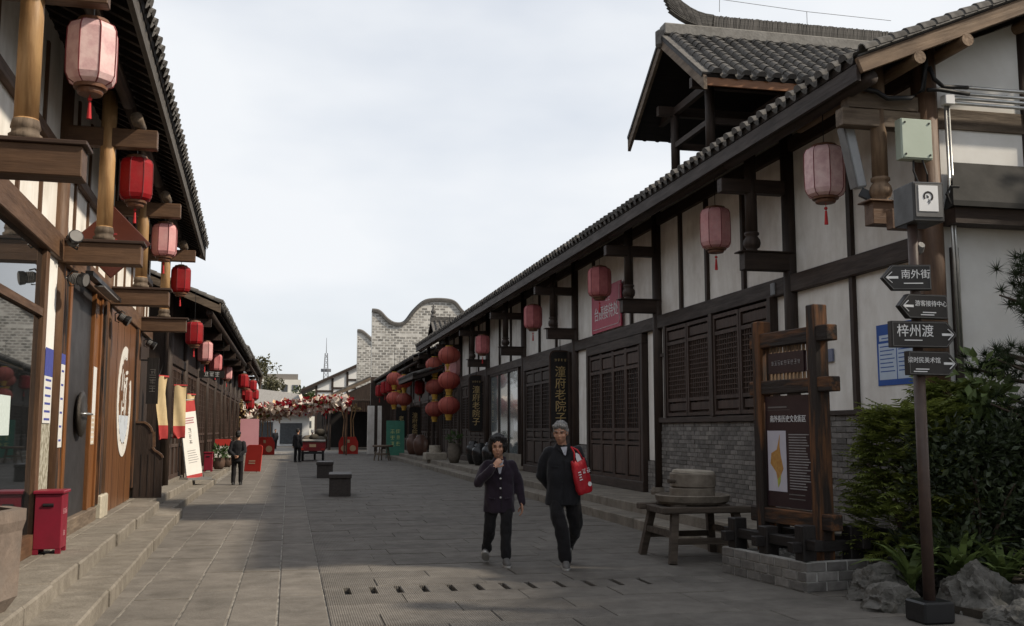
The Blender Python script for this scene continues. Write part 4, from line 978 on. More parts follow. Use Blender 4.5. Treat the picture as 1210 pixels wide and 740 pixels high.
MB().box(.05,1.1,.05,1.45,0,.255).build('soil', mat('gravel_fill', (.20,.19,.17), (.09,.085,.075), ns=30, bump=.6, var=0), pb, PLM)
stuff_g = MB()
for i in range(160): x, y = rnd.uniform(.07,1.08), rnd.uniform(.07,1.43); s_ = rnd.uniform(.008,.02); stuff_g.ell((x,y,.258),s_,s_,s_*.8,5,4)
stuff(stuff_g.build('pebbles', MORTAR_L, pb, PLM))
ib = thing('information_board', 'rustic timber information board with a dark panel, map and white text', 'information board', PLM @ T(.42,.75,.25))
WN = lambda ax: wood('worn', ax)
fx = .40                                                # board plane (faces -x local)
for (y, z1) in ((1.22,2.74),(.24,2.82)):
    MB().box(fx-.085,fx+.085,y-.07,y+.07,.2,z1).build('post', WN('z'), ib, PLM, bevel=.012)
for (z0, z1, y0, y1) in ((2.44,2.60,.0,1.36),(1.93,2.08,-.02,1.38),(.56,.72,.02,1.42)):
    MB().box(fx-.07,fx+.07,y0,y1,z0,z1).build('rail', WN('y'), ib, PLM, bevel=.01)
PURP = mat('panel_purple', (.030,.016,.020), (.022,.012,.015), rough=.35, bump=.01, var=0)
MI = PLM @ T(fx-.035, .73, 0)
bd = MB().box(-.0,.03,-.40,.40,.74,1.91).build('panel', PURP, ib, MI)
FI = MI @ T(-.002,0,0) @ FNX
text('南外街历史文化街区', .078, WHITE, bd, MI @ T(-.002,-.0,1.66) @ FNX, sx=.9); bars(1,.34,.016,.03,0).build('small_print', GREYM, bd, MI @ T(-.002,.18,1.79) @ FNX); bars(1,.4,.003,.03,0).build('rule_line', GREYM, bd, MI @ T(-.002,.16,1.76) @ FNX)
bars(21,.36,.010,.028).build('body_text', mat('print_grey', (.34,.33,.33), bump=0, var=0), bd, MI @ T(-.002,-.19,1.50) @ FNX); bars(2,.36,.010,.045).build('small_print', GREYM, bd, MI @ T(-.002,-.17,.88) @ FNX)
MAPB = mat('map_paper', (.52,.50,.55), (.46,.44,.50), bump=0, var=0); MAPO = mat('map_ochre', (.48,.27,.07), (.36,.17,.05), ns=25, bump=0, var=0); MAPG = mat('map_lime', (.45,.46,.08), bump=0, var=0)
mpb = MB().box(-.165,.165,-.32,.32,0,.002).build('map', MAPB, bd, MI @ T(-.001,.205,1.22) @ FNX)
MB().prism([(.06,.28),(.0,.12),(-.1,.08),(-.12,-.03),(-.02,-.12),(.0,-.2),(.06,-.15),(.11,-.08),(.07,.05),(.05,.16)],'z',.002,.004).build('map_area', MAPO, mpb, MI @ T(-.001,.205,1.22) @ FNX)
MB().prism([(.0,-.2),(.06,-.15),(.05,-.22),(.01,-.28)],'z',.002,.005).build('map_area', MAPG, mpb, MI @ T(-.001,.205,1.22) @ FNX)
tb = MB().box(fx-.04,fx+.0,.42,1.04,2.15,2.37).build('title_board', PURP, ib, PLM); glyphs((9,), .058, mat('print_grey', (1,1,1)), tb, PLM @ T(fx-.043,.73,2.26) @ FNX)
for i in range(11):
    y = .40+i*.066
    for (z0, z1) in ((2.10,2.14),(2.38,2.42)): MB().box(fx-.012,fx+.012,y-.012,y+.012,z0-.02,z1+.02).build('spindle', wood('tan','z'), ib, PLM)
for y in (.37,1.09): MB().box(fx-.012,fx+.012,y-.03,y+.03,2.08,2.44).build('spindle', WN('z'), ib, PLM)
# cross-laid timber foot
for (x, y, h_) in ((.12,.16,.62),(.12,.78,.56),(.12,1.36,.60),(.68,.16,.60),(.68,.78,.52),(.68,1.36,.60),(1.02,.2,.56)):
    MB().box(x-.075,x+.075,y-.075,y+.075,.2,h_).build('foot_post', wood('black','z'), ib, PLM, bevel=.008)
for x in (.12,.68): MB().box(x-.05,x+.05,-.06,1.56,.39,.49).build('foot_rail', wood('black','y'), ib, PLM, bevel=.006)
for y in (.16,.78,1.36): MB().box(-.06,1.22 if y < .5 else .86,y-.05,y+.05,.36,.46).build('foot_rail', wood('black','x'), ib, PLM, bevel=.006)
# ================================================================ wooden stand with the millstone
st = thing('mill_stand', 'weathered wooden trestle stand with splayed legs carrying the stone mill', 'stand', T(4.85,11.85,0))
GW = lambda ax: wood('grey', ax)
STW = mat('stand_wood', (.095,.073,.055), (.042,.032,.024), ns=14, sc=(.15,1,1), rough=.85, bump=.4, var=.15)
SX, SY = 4.84, 11.80
for (y0, y1) in ((-.47,-.33),(.33,.47)): MB().box(SX-.56,SX+.56,SY+y0,SY+y1,.57,.645).build('top_rail', STW, st, bevel=.01)
for x in (-.42,.42): MB().box(SX+x-.06,SX+x+.06,SY-.33,SY+.33,.55,.63).build('cross_rail', STW, st, bevel=.008)
for i in range(4): MB().box(SX-.35+i*.18,SX-.35+i*.18+.15,SY-.33,SY+.33,.635,.66).build('plank', STW, st)
for dx in (-1,1):
    for dy in (-1,1): MB().bar((SX+dx*.38,SY+dy*.38,.58),(SX+dx*.47,SY+dy*.52,0),.085,.085,up=(1,0,0)).build('leg', STW, st)
for dy in (-1,1): MB().bar((SX-.44,SY+dy*.455,.25),(SX+.44,SY+dy*.455,.25),.04,.07).build('stretcher', STW, st)
for dx in (-1,1): MB().bar((SX+dx*.43,SY-.45,.33),(SX+dx*.43,SY+.45,.33),.04,.07).build('stretcher', STW, st)
ml_ = thing('stone_mill', 'round stone hand mill with a pale top stone on its tray', 'mill', T(SX-.02,SY,.66))
MX = T(SX+.0, SY, .66)
MB().lathe([(.40,0),(.44,.03),(.46,.10),(.44,.11),(.40,.07),(.0,.06)],36,cap=False).lathe([(.40,0),(.0,0)],36,cap=False).build('tray', MILL, ml_, MX, smooth=False)
MB().lathe([(.265,.06),(.275,.07),(.275,.18),(.265,.19)],36).build('lower_stone', MILL, ml_, MX); up = MB().lathe([(.265,.195),(.275,.205),(.28,.35),(.27,.36)],36).build('upper_stone', MILL, ml_, MX @ RY(1.5))
MB().lathe([(.262,.36),(.255,.39),(.20,.405),(.06,.40),(.05,.38)],36).build('top_dish', MILLTOP, up, MX @ RY(3))
MB().cyl((-.27,-.1,.27),(-.36,-.14,.275),.025,None,8).build('handle_peg', STW, ml_, MX)
MB().cyl((SX-.62,SY+.2,.62),(SX-.45,SY+.1,.62),.0,None,6)
# ================================================================ garden boxes and fittings at the gable corner
ub = thing('utility_box', 'pale green steel utility box on the corner post', 'utility box', T(6.75,9.75,4.5))
UG = mat('pale_green_paint', (.46,.52,.44), (.40,.46,.38), ns=4, rough=.45, bump=.01, var=0)
MB().box(6.52,6.90,9.70,9.82,4.52,4.98).build('case', UG, ub, bevel=.008); MB().box(6.525,6.895,9.688,9.70,4.535,4.975).build('lid', UG, ub, bevel=.004)
for (x, z) in ((6.56,4.57),(6.86,4.57),(6.56,4.93),(6.86,4.93)): MB().cyl((x,9.688,z),(x,9.678,z),.012,None,8).build('screw', BLACK, ub)
MB().tube([(6.7,9.76,4.53),(6.68,9.74,4.4),(6.72,9.72,4.25),(6.9,9.85,4.1)],.012,6).tube([(6.78,9.72,4.53),(6.82,9.7,4.36),(6.92,9.84,4.2)],.01,6).build('cable', CABLE, ub)
cb = thing('cable_run', 'thick black cables and galvanised conduits across the gable corner', 'cables', T(7.0,9.8,5.3))
MB().tube([(6.0,9.82,5.34),(6.3,9.80,5.30),(6.42,9.78,5.22),(6.7,9.76,5.24),(6.86,9.76,5.34),(6.92,9.77,5.66),(6.93,9.8,5.8)],.028,8).tube([(6.95,9.75,5.62),(7.0,9.75,5.48),(7.12,9.76,5.40),(7.45,9.78,5.42)],.024,8).tube([(6.9,9.74,5.34),(7.05,9.73,5.35),(7.3,9.76,5.345),(7.46,9.78,5.345)],.024,8).build('cable', CABLE, cb, smooth=True)
for (z, y) in ((5.42,9.78),(5.345,9.78),(5.29,9.79),(5.235,9.80)): MB().cyl((7.42 if z > 5.3 else 7.2,y,z),(12,y,z),.02,None,10).build('conduit', METAL_G, cb, smooth=True)
for x in (7.175,7.215): MB().cyl((x,9.82,5.25),(x+.03,9.83,2.2),.016,None,8).build('conduit', METAL_G, cb, smooth=True)
MB().box(7.13,7.25,9.74,9.84,5.20,5.31).build('junction_box', WHITE, cb, bevel=.006)
fl = thing('tube_floodlight', 'long grey tube floodlight hanging beside the pale lantern', 'floodlight', T(6.2,10.1,4.3))
MB().bar((6.10,10.1,4.95),(6.24,10.1,4.26),.13,.12,up=(0,1,0)).build('housing', mat('lamp_grey', (.34,.35,.36), (.28,.29,.30), rough=.4, bump=.01, var=0), fl, bevel=.02)
MB().bar((6.025,10.1,4.95),(6.165,10.1,4.26),.02,.13,up=(0,1,0)).build('glass', GREYM, fl); MB().bar((6.24,10.1,4.22),(6.42,10.0,4.10),.1,.09).build('bracket', BLACK, fl)
mb_ = thing('meter_box', 'small brown meter box with a lit reading under the corner bracket', 'meter box', T(6.5,9.6,3.7))
MB().box(6.34,6.66,9.66,9.78,3.72,3.94).build('case', wood('brown','x'), mb_, bevel=.006); MB().box(6.42,6.60,9.648,9.66,3.74,3.90).build('window', mat('meter_glass', (.16,.14,.14), rough=.15, bump=0, var=0), mb_); MB().bar((6.45,9.645,3.83),(6.54,9.645,3.81),.004,.03).build('label_strip', WHITE, mb_)
hd_ = thing('wall_canopy', 'grey sheet metal canopy fixed on the white gable wall', 'canopy', T(7.9,9.7,4.2))
MB().add([(7.30,9.92,4.58),(8.8,9.92,4.58),(8.8,9.60,4.06),(7.06,9.60,4.06),(7.06,9.60,4.00),(8.8,9.60,4.00),(8.8,9.92,4.00),(7.16,9.92,4.00)],[(0,1,2,3),(3,2,5,4),(4,5,6,7),(0,3,4,7),(1,6,5,2),(0,7,6,1)]).build('hood', mat('sheet_metal', (.055,.053,.050), (.038,.037,.035), ns=3, rough=.85, spec=.08, bump=.02, var=0), hd_)
MB().box(7.12,8.8,9.66,9.9,3.82,3.995).build('roller_case', wood('dark','x'), hd_); MB().tube([(7.04,9.62,4.02),(6.98,9.6,4.12),(7.02,9.58,4.2),(7.12,9.58,4.2)],.016,6).build('cable', CABLE, hd_)
pt = thing('notice_poster', 'blue and white notice poster on the white wall behind the sign pole', 'poster', T(6.99,10.75,2.45))
PB = mat('poster_blue', (.035,.10,.36), (.03,.08,.28), ns=2, bump=0, var=0); PW = mat('poster_white', (.50,.58,.68), (.45,.52,.62), bump=0, var=0)
MP = T(7.025, 10.72, 2.45) @ FNX
MB().box(-.42,.42,-.37,.37,0,.004).build('sheet', PB, pt, MP)
for (x0,x1,y0,y1) in ((-.38,-.02,-.30,.14),(.0,.38,-.30,.14),(-.36,.3,.17,.24)): s = MB().box(x0,x1,y0,y1,.004,.006).build('text_block', PW, pt, MP); bars(7 if y1-y0 > .2 else 1,(x1-x0)*.85,.012,.05).build('small_print', PB, s, MP @ T((x0+x1)/2,y1-.04,.006))
tag(MB().box(6.995,7.02,12.15,12.4,2.45,2.62).build('wall_plate', mat('plate_blue', (.16,.18,.26), rough=.4, bump=0, var=0)), 'small blue-grey address plate on the plaster beside the board', 'plate')
tag(MB().box(6.9,6.98,13.55,13.68,3.52,3.7).build('alarm_box', mat('alarm_grey', (.28,.29,.30), bump=0, var=0), bevel=.01), 'small grey alarm box under the beam by the lattice windows', 'box')
tag(MB().lathe([(.02,0),(.035,.02),(.05,.06),(.03,.12)],12).build('post_camera', GREYM, None, T(5.2,7.62,3.05) @ RX(60)), 'small grey camera clamped to the sign pole', 'camera')
# ================================================================ left side: small things
FR[0] = ML
# stone tub
STUB = mat('tub_stone', (.20,.155,.125), (.11,.085,.07), ns=6, rough=.9, bump=.5, var=.05, dirt=.4, dc=(.30,.26,.22), ds=3)
tb_ = thing('stone_tub', 'weathered octagonal stone tub on the left walkway', 'tub', T(-1.95,7.8,.3))
MT = T(-1.95,7.8,.3) @ RZ(10)
MB().lathe([(.33,0),(.40,.10),(.41,.55),(.43,.62),(.43,.70),(.34,.70),(.33,.6),(.33,.25),(0,.25)],8,cap=False).lathe([(.33,0),(0,0)],8,cap=False).build('tub', STUB, tb_, MT, bevel=.012)
MB().lathe([(.328,.5),(0,.53)],8,cap=False).build('soil', BED, tb_, MT)
# red waste boxes
RBOX = mat('box_crimson', (.22,.012,.030), (.17,.010,.022), ns=5, rough=.45, bump=.02, var=.04, dirt=.15, dc=(.10,.01,.015), ds=4)
def red_box(M, label):
    t = thing('waste_box', label, 'bin', M, 'crimson waste boxes')
    MB().box(-.13,.13,-.17,.17,.05,.60).build('body', RBOX, t, M, bevel=.006); MB().box(-.15,.15,-.19,.19,.60,.635).build('lid', RBOX, t, M, bevel=.008)
    for x in (-.13,.08):
        for y in (-.17,.12): MB().box(x,x+.05,y,y+.05,0,.05).build('foot', RBOX, t, M)
    MB().cyl((-.05,-.171,.49),(.05,-.171,.49),.018,None,8).build('slot', BLACK, t, M)
    glyphs((3,), .075, mat('print_pink', (.50,.25,.27), bump=0, var=0), t, M @ T(.1315,0,.42) @ FPX, sx=1)
    glyphs((2,), .06, mat('print_pink', (1,1,1)), t, M @ T(.1315,0,.2) @ FPX, 'small_lettering')
    return t
red_box(T(-1.98,11.42,.3), 'crimson waste box with a slot standing against the glazed shop front')
FR[0] = I4
red_box(T(-2.55,34.6,.2), 'crimson waste box standing at the dark carved doors of the low shop')
FR[0] = ML
# posters on the posts
PB2 = mat('sticker_blue', (.06,.075,.30), (.05,.06,.24), ns=20, bump=0, var=0); PW2 = mat('sticker_white', (.66,.65,.62), (.55,.54,.52), ns=25, bump=0, var=0); PCR = mat('sticker_cream', (.60,.50,.38), bump=0, var=0)
def sticker(label, y0, y1, z0, z1, cut, m1=PB2, m2=PW2, x=None):
    x = LX+.012 if x is None else x
    t = thing('door_sticker', label, 'notice', T(x, y0, z0))
    MB().box(x,x+.003,y0,y1,cut,z1).build('upper_print', m1, t); MB().box(x,x+.003,y0,y1,z0,cut-.001).build('lower_print', m2, t)
    for k in range(6): z = z0+(cut-z0)*(k+.5)/6; MB().box(x+.003,x+.004,y0+.06,y1-.06,z-.012,z+.012).build('print_line', PB2 if m2 is PW2 else PW2, t)
sticker('blue and white notice on the plaster strip beside the shop glass', 11.55,11.98,1.62,2.42,2.12)
sticker('narrow blue and white notice on the worn door jamb', 12.45,12.72,1.35,2.42,2.30)
sticker('white and cream couplet strip on the orange door frame', 14.92,15.26,1.35,2.42,1.75, PW2, PCR, LX+.004)
# floodlights on the beam
def flood(M, label):
    t = thing('spot_lamp', label, 'floodlight', M, 'small black spot lamps on the glazed shop')
    MB().lathe([(.05,0),(.06,.02),(.06,.10),(.075,.12),(.08,.17),(.07,.175)],14).build('head', BLACK, t, M)
    MB().lathe([(.068,.172),(.068,.178)],14).build('lens', GREYM, t, M)
    b = MB()
    for k in range(4): b.lathe([(.066,.03+k*.018),(.066,.038+k*.018)],14)
    b.build('fins', GREYM, t, M); MB().tube([(-.08,0,.06),(-.09,0,.0),(0,0,-.06),(.09,0,.0),(.08,0,.06)],.01,5).build('yoke', BLACK, t, M)
flood(T(-1.99,11.88,3.60) @ RY(50) @ RX(60), 'black spot lamp clamped on the bracket under the second honey post')
flood(T(-1.99,11.95,3.22) @ RY(100) @ RX(20), 'black spot lamp below the beam next to the dark door')
flood(T(-1.98,16.0,3.24) @ RY(120), 'black spot lamp below the third bracket')
flood(T(-1.98,20.2,3.2) @ RY(120), 'black spot lamp below the fourth bracket')
wb = thing('wall_washer', 'long black bar light fixed over the dark door', 'bar light', T(-1.95,14,3.45))
MB().bar((-1.95,12.9,3.42),(-1.95,15.6,3.42),.09,.06).build('housing', BLACK, wb); MB().bar((-1.93,13.6,3.36),(-1.93,15.0,3.36),.12,.02).build('reflector', GREYM, wb)
for y in (13.2,15.2): MB().bar((-2.1,y,3.46),(-1.95,y,3.42),.03,.03).build('arm', BLACK, wb)
# diamond plaque
dp = thing('diamond_plaque', 'brown lacquered diamond plaque with red character hanging behind the second honey post', 'sign', T(-1.78,13.5,3.8))
DM = T(-1.80,13.6,3.93) @ RZ(6) @ RY(45)
MB().box(-.33,.33,-.025,.025,-.33,.33).build('board', mat('lacquer', (.105,.034,.022), (.075,.022,.015), ns=3, rough=.25, bump=.01, var=0), dp, DM, bevel=.008)
glyphs((1,), .34, mat('print_red', (.30,.03,.03), bump=0, var=0), dp, DM @ RY(-45) @ T(-.05,-.027,0) @ FNY)
MB().tube([(-1.80,13.6,4.4),(-1.80,13.6,5.4)],.008,5).build('hanger', CABLE, dp)
# dry plant tuft hung by the board
# curved wooden screen
cs_ = thing('wooden_screen', 'dark wooden side screen with a stepped curved top beside the emblem panel', 'screen', T(-1.8,20.05,.3))
prof = [(-2.10,.3),(-1.60,.3),(-1.60,1.02),(-1.62,1.07),(-1.68,1.12),(-1.75,1.16),(-1.785,1.22),(-1.79,1.36),(-1.80,1.50),(-1.83,1.58),(-1.88,1.64),(-1.95,1.68),(-2.10,1.68)]
MB().prism(prof,'y',20.02,20.08).build('board', wood('dark','z'), cs_)
b = MB(); P_ = prof[2:]
for a, c in zip(P_[:-1], P_[1:]): b.bar((a[0],20.05,a[1]+.01),(c[0],20.05,c[1]+.01),.10,.035)
b.build('top_moulding', wood('brown','x'), cs_)
for x in (-1.98,-1.86,-1.74): MB().box(x,x+.012,20.013,20.02,.34,1.1).build('board_joint', wood('black','z'), cs_)
# vertical dark sign board beyond
vs_ = thing('shop_board', 'narrow dark shop board with carved pale characters on the corner post', 'sign', T(-1.95,20.9,2.6))
MB().box(-2.02,-1.80,20.86,20.9,2.05,2.95).build('board', wood('black','z'), vs_); glyphs((1,1,1), .15, mat('print_dull', (.16,.15,.14), bump=0, var=0), vs_, T(-1.91,20.855,2.5) @ FNY, line=1.05)
MB().bar((-2.2,20.88,2.9),(-1.9,20.88,2.9),.03,.03).build('bracket', BLACK, vs_)
FR[0] = I4
# pennants
CRM = mat('pennant_cream', (.58,.45,.26), (.50,.38,.21), ns=5, rough=.8, bump=.1, var=.04); RDC = mat('cloth_red', (.42,.05,.045), (.34,.035,.035), ns=6, rough=.8, bump=.1, var=.05)
def pennant(label, M, w_=.34, h_=1.25, fold=.05):
    t = thing('pennant', label, 'banner', M, 'cream pennants with red tips')
    def sheet(z0, z1, tip, m, nm):
        b = MB(); n = 10; nx = 6; rs = []
        for k in range(n+1):
            z = z0+(z1-z0)*k/n
            for i in range(nx+1):
                u = i/nx*2-1; dz = (abs(u)*tip if k == 0 else 0) if tip else 0
                b.v.append((u*w_/2*(1-.12*k/n if False else 1), fold*math.sin(u*3+z*4), z+dz*1.0))
        for k in range(n):
            for i in range(nx): a = k*(nx+1)+i; b.f.append((a,a+1,a+nx+2,a+nx+1))
        me = b.mesh(m, smooth=True, fix=False); put(nm, me, t, M)
    sheet(-h_+.02, 0, 0, CRM, 'cloth'); sheet(-h_-.30, -h_+.02, .22, RDC, 'tip')
    MB().box(-w_/2-.02,w_/2+.02,-.012,.012,-.012,.02).build('rod', RDC, t, M); MB().tube([(-w_/2,0,.01),(0,0,.28),(w_/2,0,.01)],.006,4).build('cord', CABLE, t, M)
pennant('cream pennant with red tip folded edge-on by the wooden screen', T(-2.50,21.4,2.62) @ RZ(62), .30, 1.0, .05)
pennant('cream pennant with red tip hanging flat beside the white roll-up banner', T(-2.55,25.2,2.60) @ RZ(20), .28, .98, .02)
pennant('cream pennant with red tip partly hidden behind the roll-up banner', T(-2.62,28.6,2.5) @ RZ(50), .30, 1.5, .04)
# roll-up banner
rb_ = thing('roll_up_banner', 'tilted white roll-up banner with a red head on the left step', 'banner', T(-2.45,27.2,.25))
BM = T(-2.33,27.3,.28) @ RZ(48) @ RX(-4) @ RY(-7) 
BW_ = mat('banner_white', (.72,.70,.66), (.66,.64,.60), bump=.02, var=0)
MB().box(-.26,.26,-.008,.0,.14,1.74).build('sheet', BW_, rb_, BM); MB().box(-.26,.26,-.009,.001,1.74,2.02).build('red_head', RDC, rb_, BM); MB().box(-.26,.26,-.009,.001,.05,.14).build('red_foot', RDC, rb_, BM)
MB().cyl((-.26,.02,0),(-.26,.02,2.05),.012,None,6).cyl((.26,.02,0),(.26,.02,2.05),.012,None,6).cyl((-.26,.02,2.05),(.26,.02,2.05),.012,None,6).build('frame', METAL_G, rb_, BM)
MB().box(-.4,.4,-.18,.18,-.03,.03).build('foot', METAL_G, rb_, T(-2.33,27.3,.31) @ RZ(48))
bars(3,.36,.03,.06).build('lettering', mat('print_pink', (1,1,1)), rb_, BM @ T(.02,-.01,1.58) @ FNY)
glyphs((1,1,1), .13, mat('print_dk', (.06,.05,.05), bump=0, var=0), rb_, BM @ T(.0,-.01,1.12) @ FNY, line=1.15); bars(6,.34,.016,.06).build('small_print', mat('print_grey', (1,1,1)), rb_, BM @ T(.02,-.01,.75) @ FNY)
# hanging shop sign under the low eave
hs_ = thing('hanging_sign', 'small dark hanging board with white letters under the low eave', 'sign', T(-2.3,30,3.1))
MB().box(-2.55,-1.85,30,30.04,3.02,3.22).build('board', SIGNBLK, hs_); glyphs((3,), .15, WHITE, hs_, T(-2.2,29.995,3.12) @ FNY); MB().tube([(-2.5,30.02,3.2),(-2.5,30.02,4.6)],.008,4).tube([(-1.9,30.02,3.2),(-1.9,30.02,4.5)],.008,4).build('hanger', CABLE, hs_)
# pots at the low shop
POT = mat('clay_pot', (.10,.062,.045), (.06,.038,.028), ns=7, rough=.5, bump=.1, var=.15); LEAFP = mat('pot_leaf', (.06,.10,.03), (.03,.06,.018), bump=0, var=.3, trans=.25)
def leaf_ball(b, c, r, n, s, flat=.8, rr=None):
    rr = rr or rnd
    for i in range(n):
        d = Vector((rr.gauss(0,1), rr.gauss(0,1), rr.gauss(0,1)*flat)).normalized(); q = r*(rr.random()**.4)
        p = Vector(c)+Vector((d.x*q, d.y*q, d.z*q*flat)); leaf(b, p, (d+Vector((rr.uniform(-.6,.6),rr.uniform(-.6,.6),rr.uniform(-.2,.7)))).normalized(), s*rr.uniform(.6,1.3), rr)
def leaf(b, p, d, s, rr, wd=.42, bend=.2):
    side = d.cross(Vector((rr.uniform(-1,1), rr.uniform(-1,1), rr.uniform(-1,1)))).normalized(); up = side.cross(d)
    v0 = p; v1 = p+d*s*.5+side*s*wd*.5+up*s*bend*.3; v2 = p+d*s-up*s*bend*.2; v3 = p+d*s*.5-side*s*wd*.5+up*s*bend*.3
    b.add([v0, v1, v2, v3], [(0,1,2),(0,2,3)])
def pot(M, label, r=.2, h=.38, leafy=True, m=POT, group=None):
    t = thing('plant_pot', label, 'plant pot', M, group)
    MB().lathe([(r*.6,0),(r*.9,h*.3),(r,h*.7),(r*.86,h*.95),(r*.95,h),(r*.8,h),(r*.75,h*.9)],16).build('pot', m, t, M, smooth=True)
    if leafy: b = MB(); leaf_ball(b, (0,0,h+.18), .26, 90, .16); put('leaves', b.mesh(LEAFP, fix=False), t, M)
    return t
pot(T(-2.35,36.5,.2), 'leafy potted plant at the foot of the low shop doors', .22, .4); pot(T(-2.2,38.5,.2), 'small leafy potted plant next to the red standing board', .2, .35)
# pots and jars along the right
DK = mat('glazed_jar', (.022,.020,.020), (.012,.011,.011), ns=5, rough=.25, bump=.03, var=.1)
def jar(M, r, h, label, m=DK, group='glazed jars at the right shops'):
    t = thing('storage_jar', label, 'jar', M, group)
    MB().lathe([(r*.55,0),(r*.85,h*.25),(r,h*.55),(r*.9,h*.82),(r*.6,h*.93),(r*.66,h),(r*.55,h),(r*.5,h*.93)],20).build('jar', m, t, M, smooth=True); MB().lathe([(r*.58,h-.01),(r*.5,h+.05),(.05,h+.07)],16).build('lid', m, t, M)
jar(T(6.5,33.0,.31),.30,.78,'dark glazed jar standing before the frosted shop window'); jar(T(6.5,35.0,.31),.28,.72,'dark glazed jar next to the shop window post'); jar(T(6.55,36.5,.31),.28,.78,'dark glazed jar below the gilt plaque')
CJ = mat('clay_jar', (.11,.055,.038), (.07,.036,.026), ns=6, rough=.45, bump=.05, var=.1)
jar(T(6.1,51.2,.3),.36,.98,'brown clay jar beside the green board',CJ,'brown clay jars'); jar(T(6.2,49.0,.3),.36,.95,'brown clay jar next to the potted fern',CJ,'brown clay jars')
pot(T(6.05,37.8,.3), 'grey stone pot with a small fern by the jars', .26, .75, True, MILL)
bs_ = thing('stone_block', 'pale carved stone block on the walkway near the porch', 'stone block', T(6.0,42.6,.3))
MB().box(-.45,.45,-.45,.45,0,.3).build('base', MILLTOP, bs_, T(6.0,42.6,.3), bevel=.03); MB().cyl((0,0,.3),(0,0,.6),.26,.24,14).build('drum', MILLTOP, bs_, T(6.0,42.6,.3))
gb = thing('menu_board', 'green standing menu board by the clay jars', 'sign board', T(5.6,53,.1))
GB = T(5.55,54.5,.05) @ RX(-6)
MB().box(-.48,.48,0,.05,.15,2.0).build('panel', mat('board_green', (.06,.22,.15), (.05,.17,.12), ns=4, bump=0, var=0), gb, GB); glyphs((2,2,2), .3, mat('print_lime', (.55,.62,.25), bump=0, var=0), gb, GB @ T(0,-.003,1.1) @ FNY, line=1.1)
for x in (-.45,.45): MB().bar((x,.02,0),(x,.02,.2),.04,.04).bar((x,.05,1.8),(x,.6,0),.04,.04).build('leg', GREYM, gb, GB)
# far stool / low table
sl_ = thing('wooden_stool', 'pale round-topped wooden stool table near the green board', 'stool', T(4.6,52,0))
MB().lathe([(.5,.68),(.52,.70),(.52,.76),(.5,.78)],20).build('top', wood('grey','x'), sl_, T(4.65,52,0))
for i in range(5): a = rad(72*i+20); MB().bar((4.65+.3*math.cos(a),52+.3*math.sin(a),.69),(4.65+.44*math.cos(a),52+.44*math.sin(a),0),.06,.06,up=(1,0,0)).build('leg', wood('grey','z'), sl_)
MB().lathe([(.36,.3),(.38,.31),(.38,.35),(.36,.36),(.33,.33)],16,cap=False).build('ring', wood('grey','x'), sl_, T(4.65,52,0))
# ================================================================ two block benches on the street
GRAN = mat('bench_granite', (.052,.043,.038), (.034,.028,.025), ns=20, rough=.6, bump=.1, var=.05)
def bench(M, label):
    t = thing('stone_bench', label, 'bench', M, 'dark stone benches on the street')
    MB().box(-.27,.27,-.7,.7,.42,.52).build('seat', GRAN, t, M, bevel=.012)
    for y in (-.66,.56): MB().box(-.25,.25,y,y+.10,0,.42).build('leg', GRAN, t, M, bevel=.01)
    for x in (.20,): MB().box(x,x+.05,-.56,.56,.04,.419).build('side_panel', GRAN, t, M)
    MB().box(-.06,.0,-.56,.56,.06,.419).build('inner_panel', BLACK, t, M)
bench(T(1.22,24.9,0) @ RZ(-3), 'dark stone bench block in the middle of the street'); bench(T(1.18,34.2,0) @ RZ(-3), 'second dark stone bench block standing behind the first toward the tricycle')
# ================================================================ red boards, arch, cages
PKB = mat('board_pink', (.60,.30,.33), (.54,.26,.29), ns=1, bump=0, var=0); RDB = mat('board_red', (.48,.035,.025), (.42,.03,.02), ns=2, bump=0, var=0)
pk = thing('pink_panel', 'plain pink standing panel at the far left shop', 'panel', T(-2.2,57,0)); MB().box(-.5,.5,0,.05,.5,2.15).build('board', PKB, pk, T(-2.15,58,0)); MB().bar((-.45,0,0),(-.45,0,.5),.05,.05).bar((.45,0,0),(.45,0,.5),.05,.05).build('leg', GREYM, pk, T(-2.15,58,0))
rs_ = thing('red_standing_board', 'red standing board with rounded corners behind the walking man', 'sign board', T(-1.4,37,0))
RM = T(-1.30,38.5,.04) @ RZ(-25) @ RX(-10) @ SC(.85,.85,.85)
MB().prism([(-.38,0),(.38,0),(.38,1.05),(.33,1.12),(.25,1.15),(-.25,1.15),(-.33,1.12),(-.38,1.05)],'y',0,.04).build('panel', RDB, rs_, RM, bevel=.008); bars(2,.4,.05,.1).build('lettering', mat('print_cream', (.62,.45,.30), bump=0, var=0), rs_, RM @ T(0,-.003,.45) @ FNY); MB().bar((0,.04,1.0),(0,.45,0),.04,.04).build('leg', GREYM, rs_, RM)
wbx = thing('white_menu_board', 'small white and red menu board leaning by the potted plants', 'sign board', T(-2.5,40,0)); MB().box(-.3,.3,0,.04,.3,1.2).build('panel', BW_, wbx, T(-2.45,40,0)); MB().box(-.3,.3,-.005,0,.95,1.2).build('head', RDB, wbx, T(-2.45,40,0)); MB().bar((-.25,.02,0),(-.25,.02,.3),.04,.04).bar((.25,.02,0),(.25,.02,.3),.04,.04).build('leg', GREYM, wbx, T(-2.45,40,0))
FLW = mat('blossom_white', (.78,.70,.62), (.66,.56,.48), bump=0, var=.1, trans=.2); FLR = mat('blossom_red', (.36,.012,.025), (.24,.008,.015), bump=0, var=.25, trans=.2); FLG = mat('arch_leaf', (.16,.17,.05), (.08,.10,.03), bump=0, var=.3); FLC = mat('blossom_cream', (.60,.42,.26), (.5,.32,.18), bump=0, var=.2)
ar = thing('flower_arch', 'low arch of red and white paper flowers spanning the street end', 'flower arch', T(.5,66,0))
rr = random.Random(3)
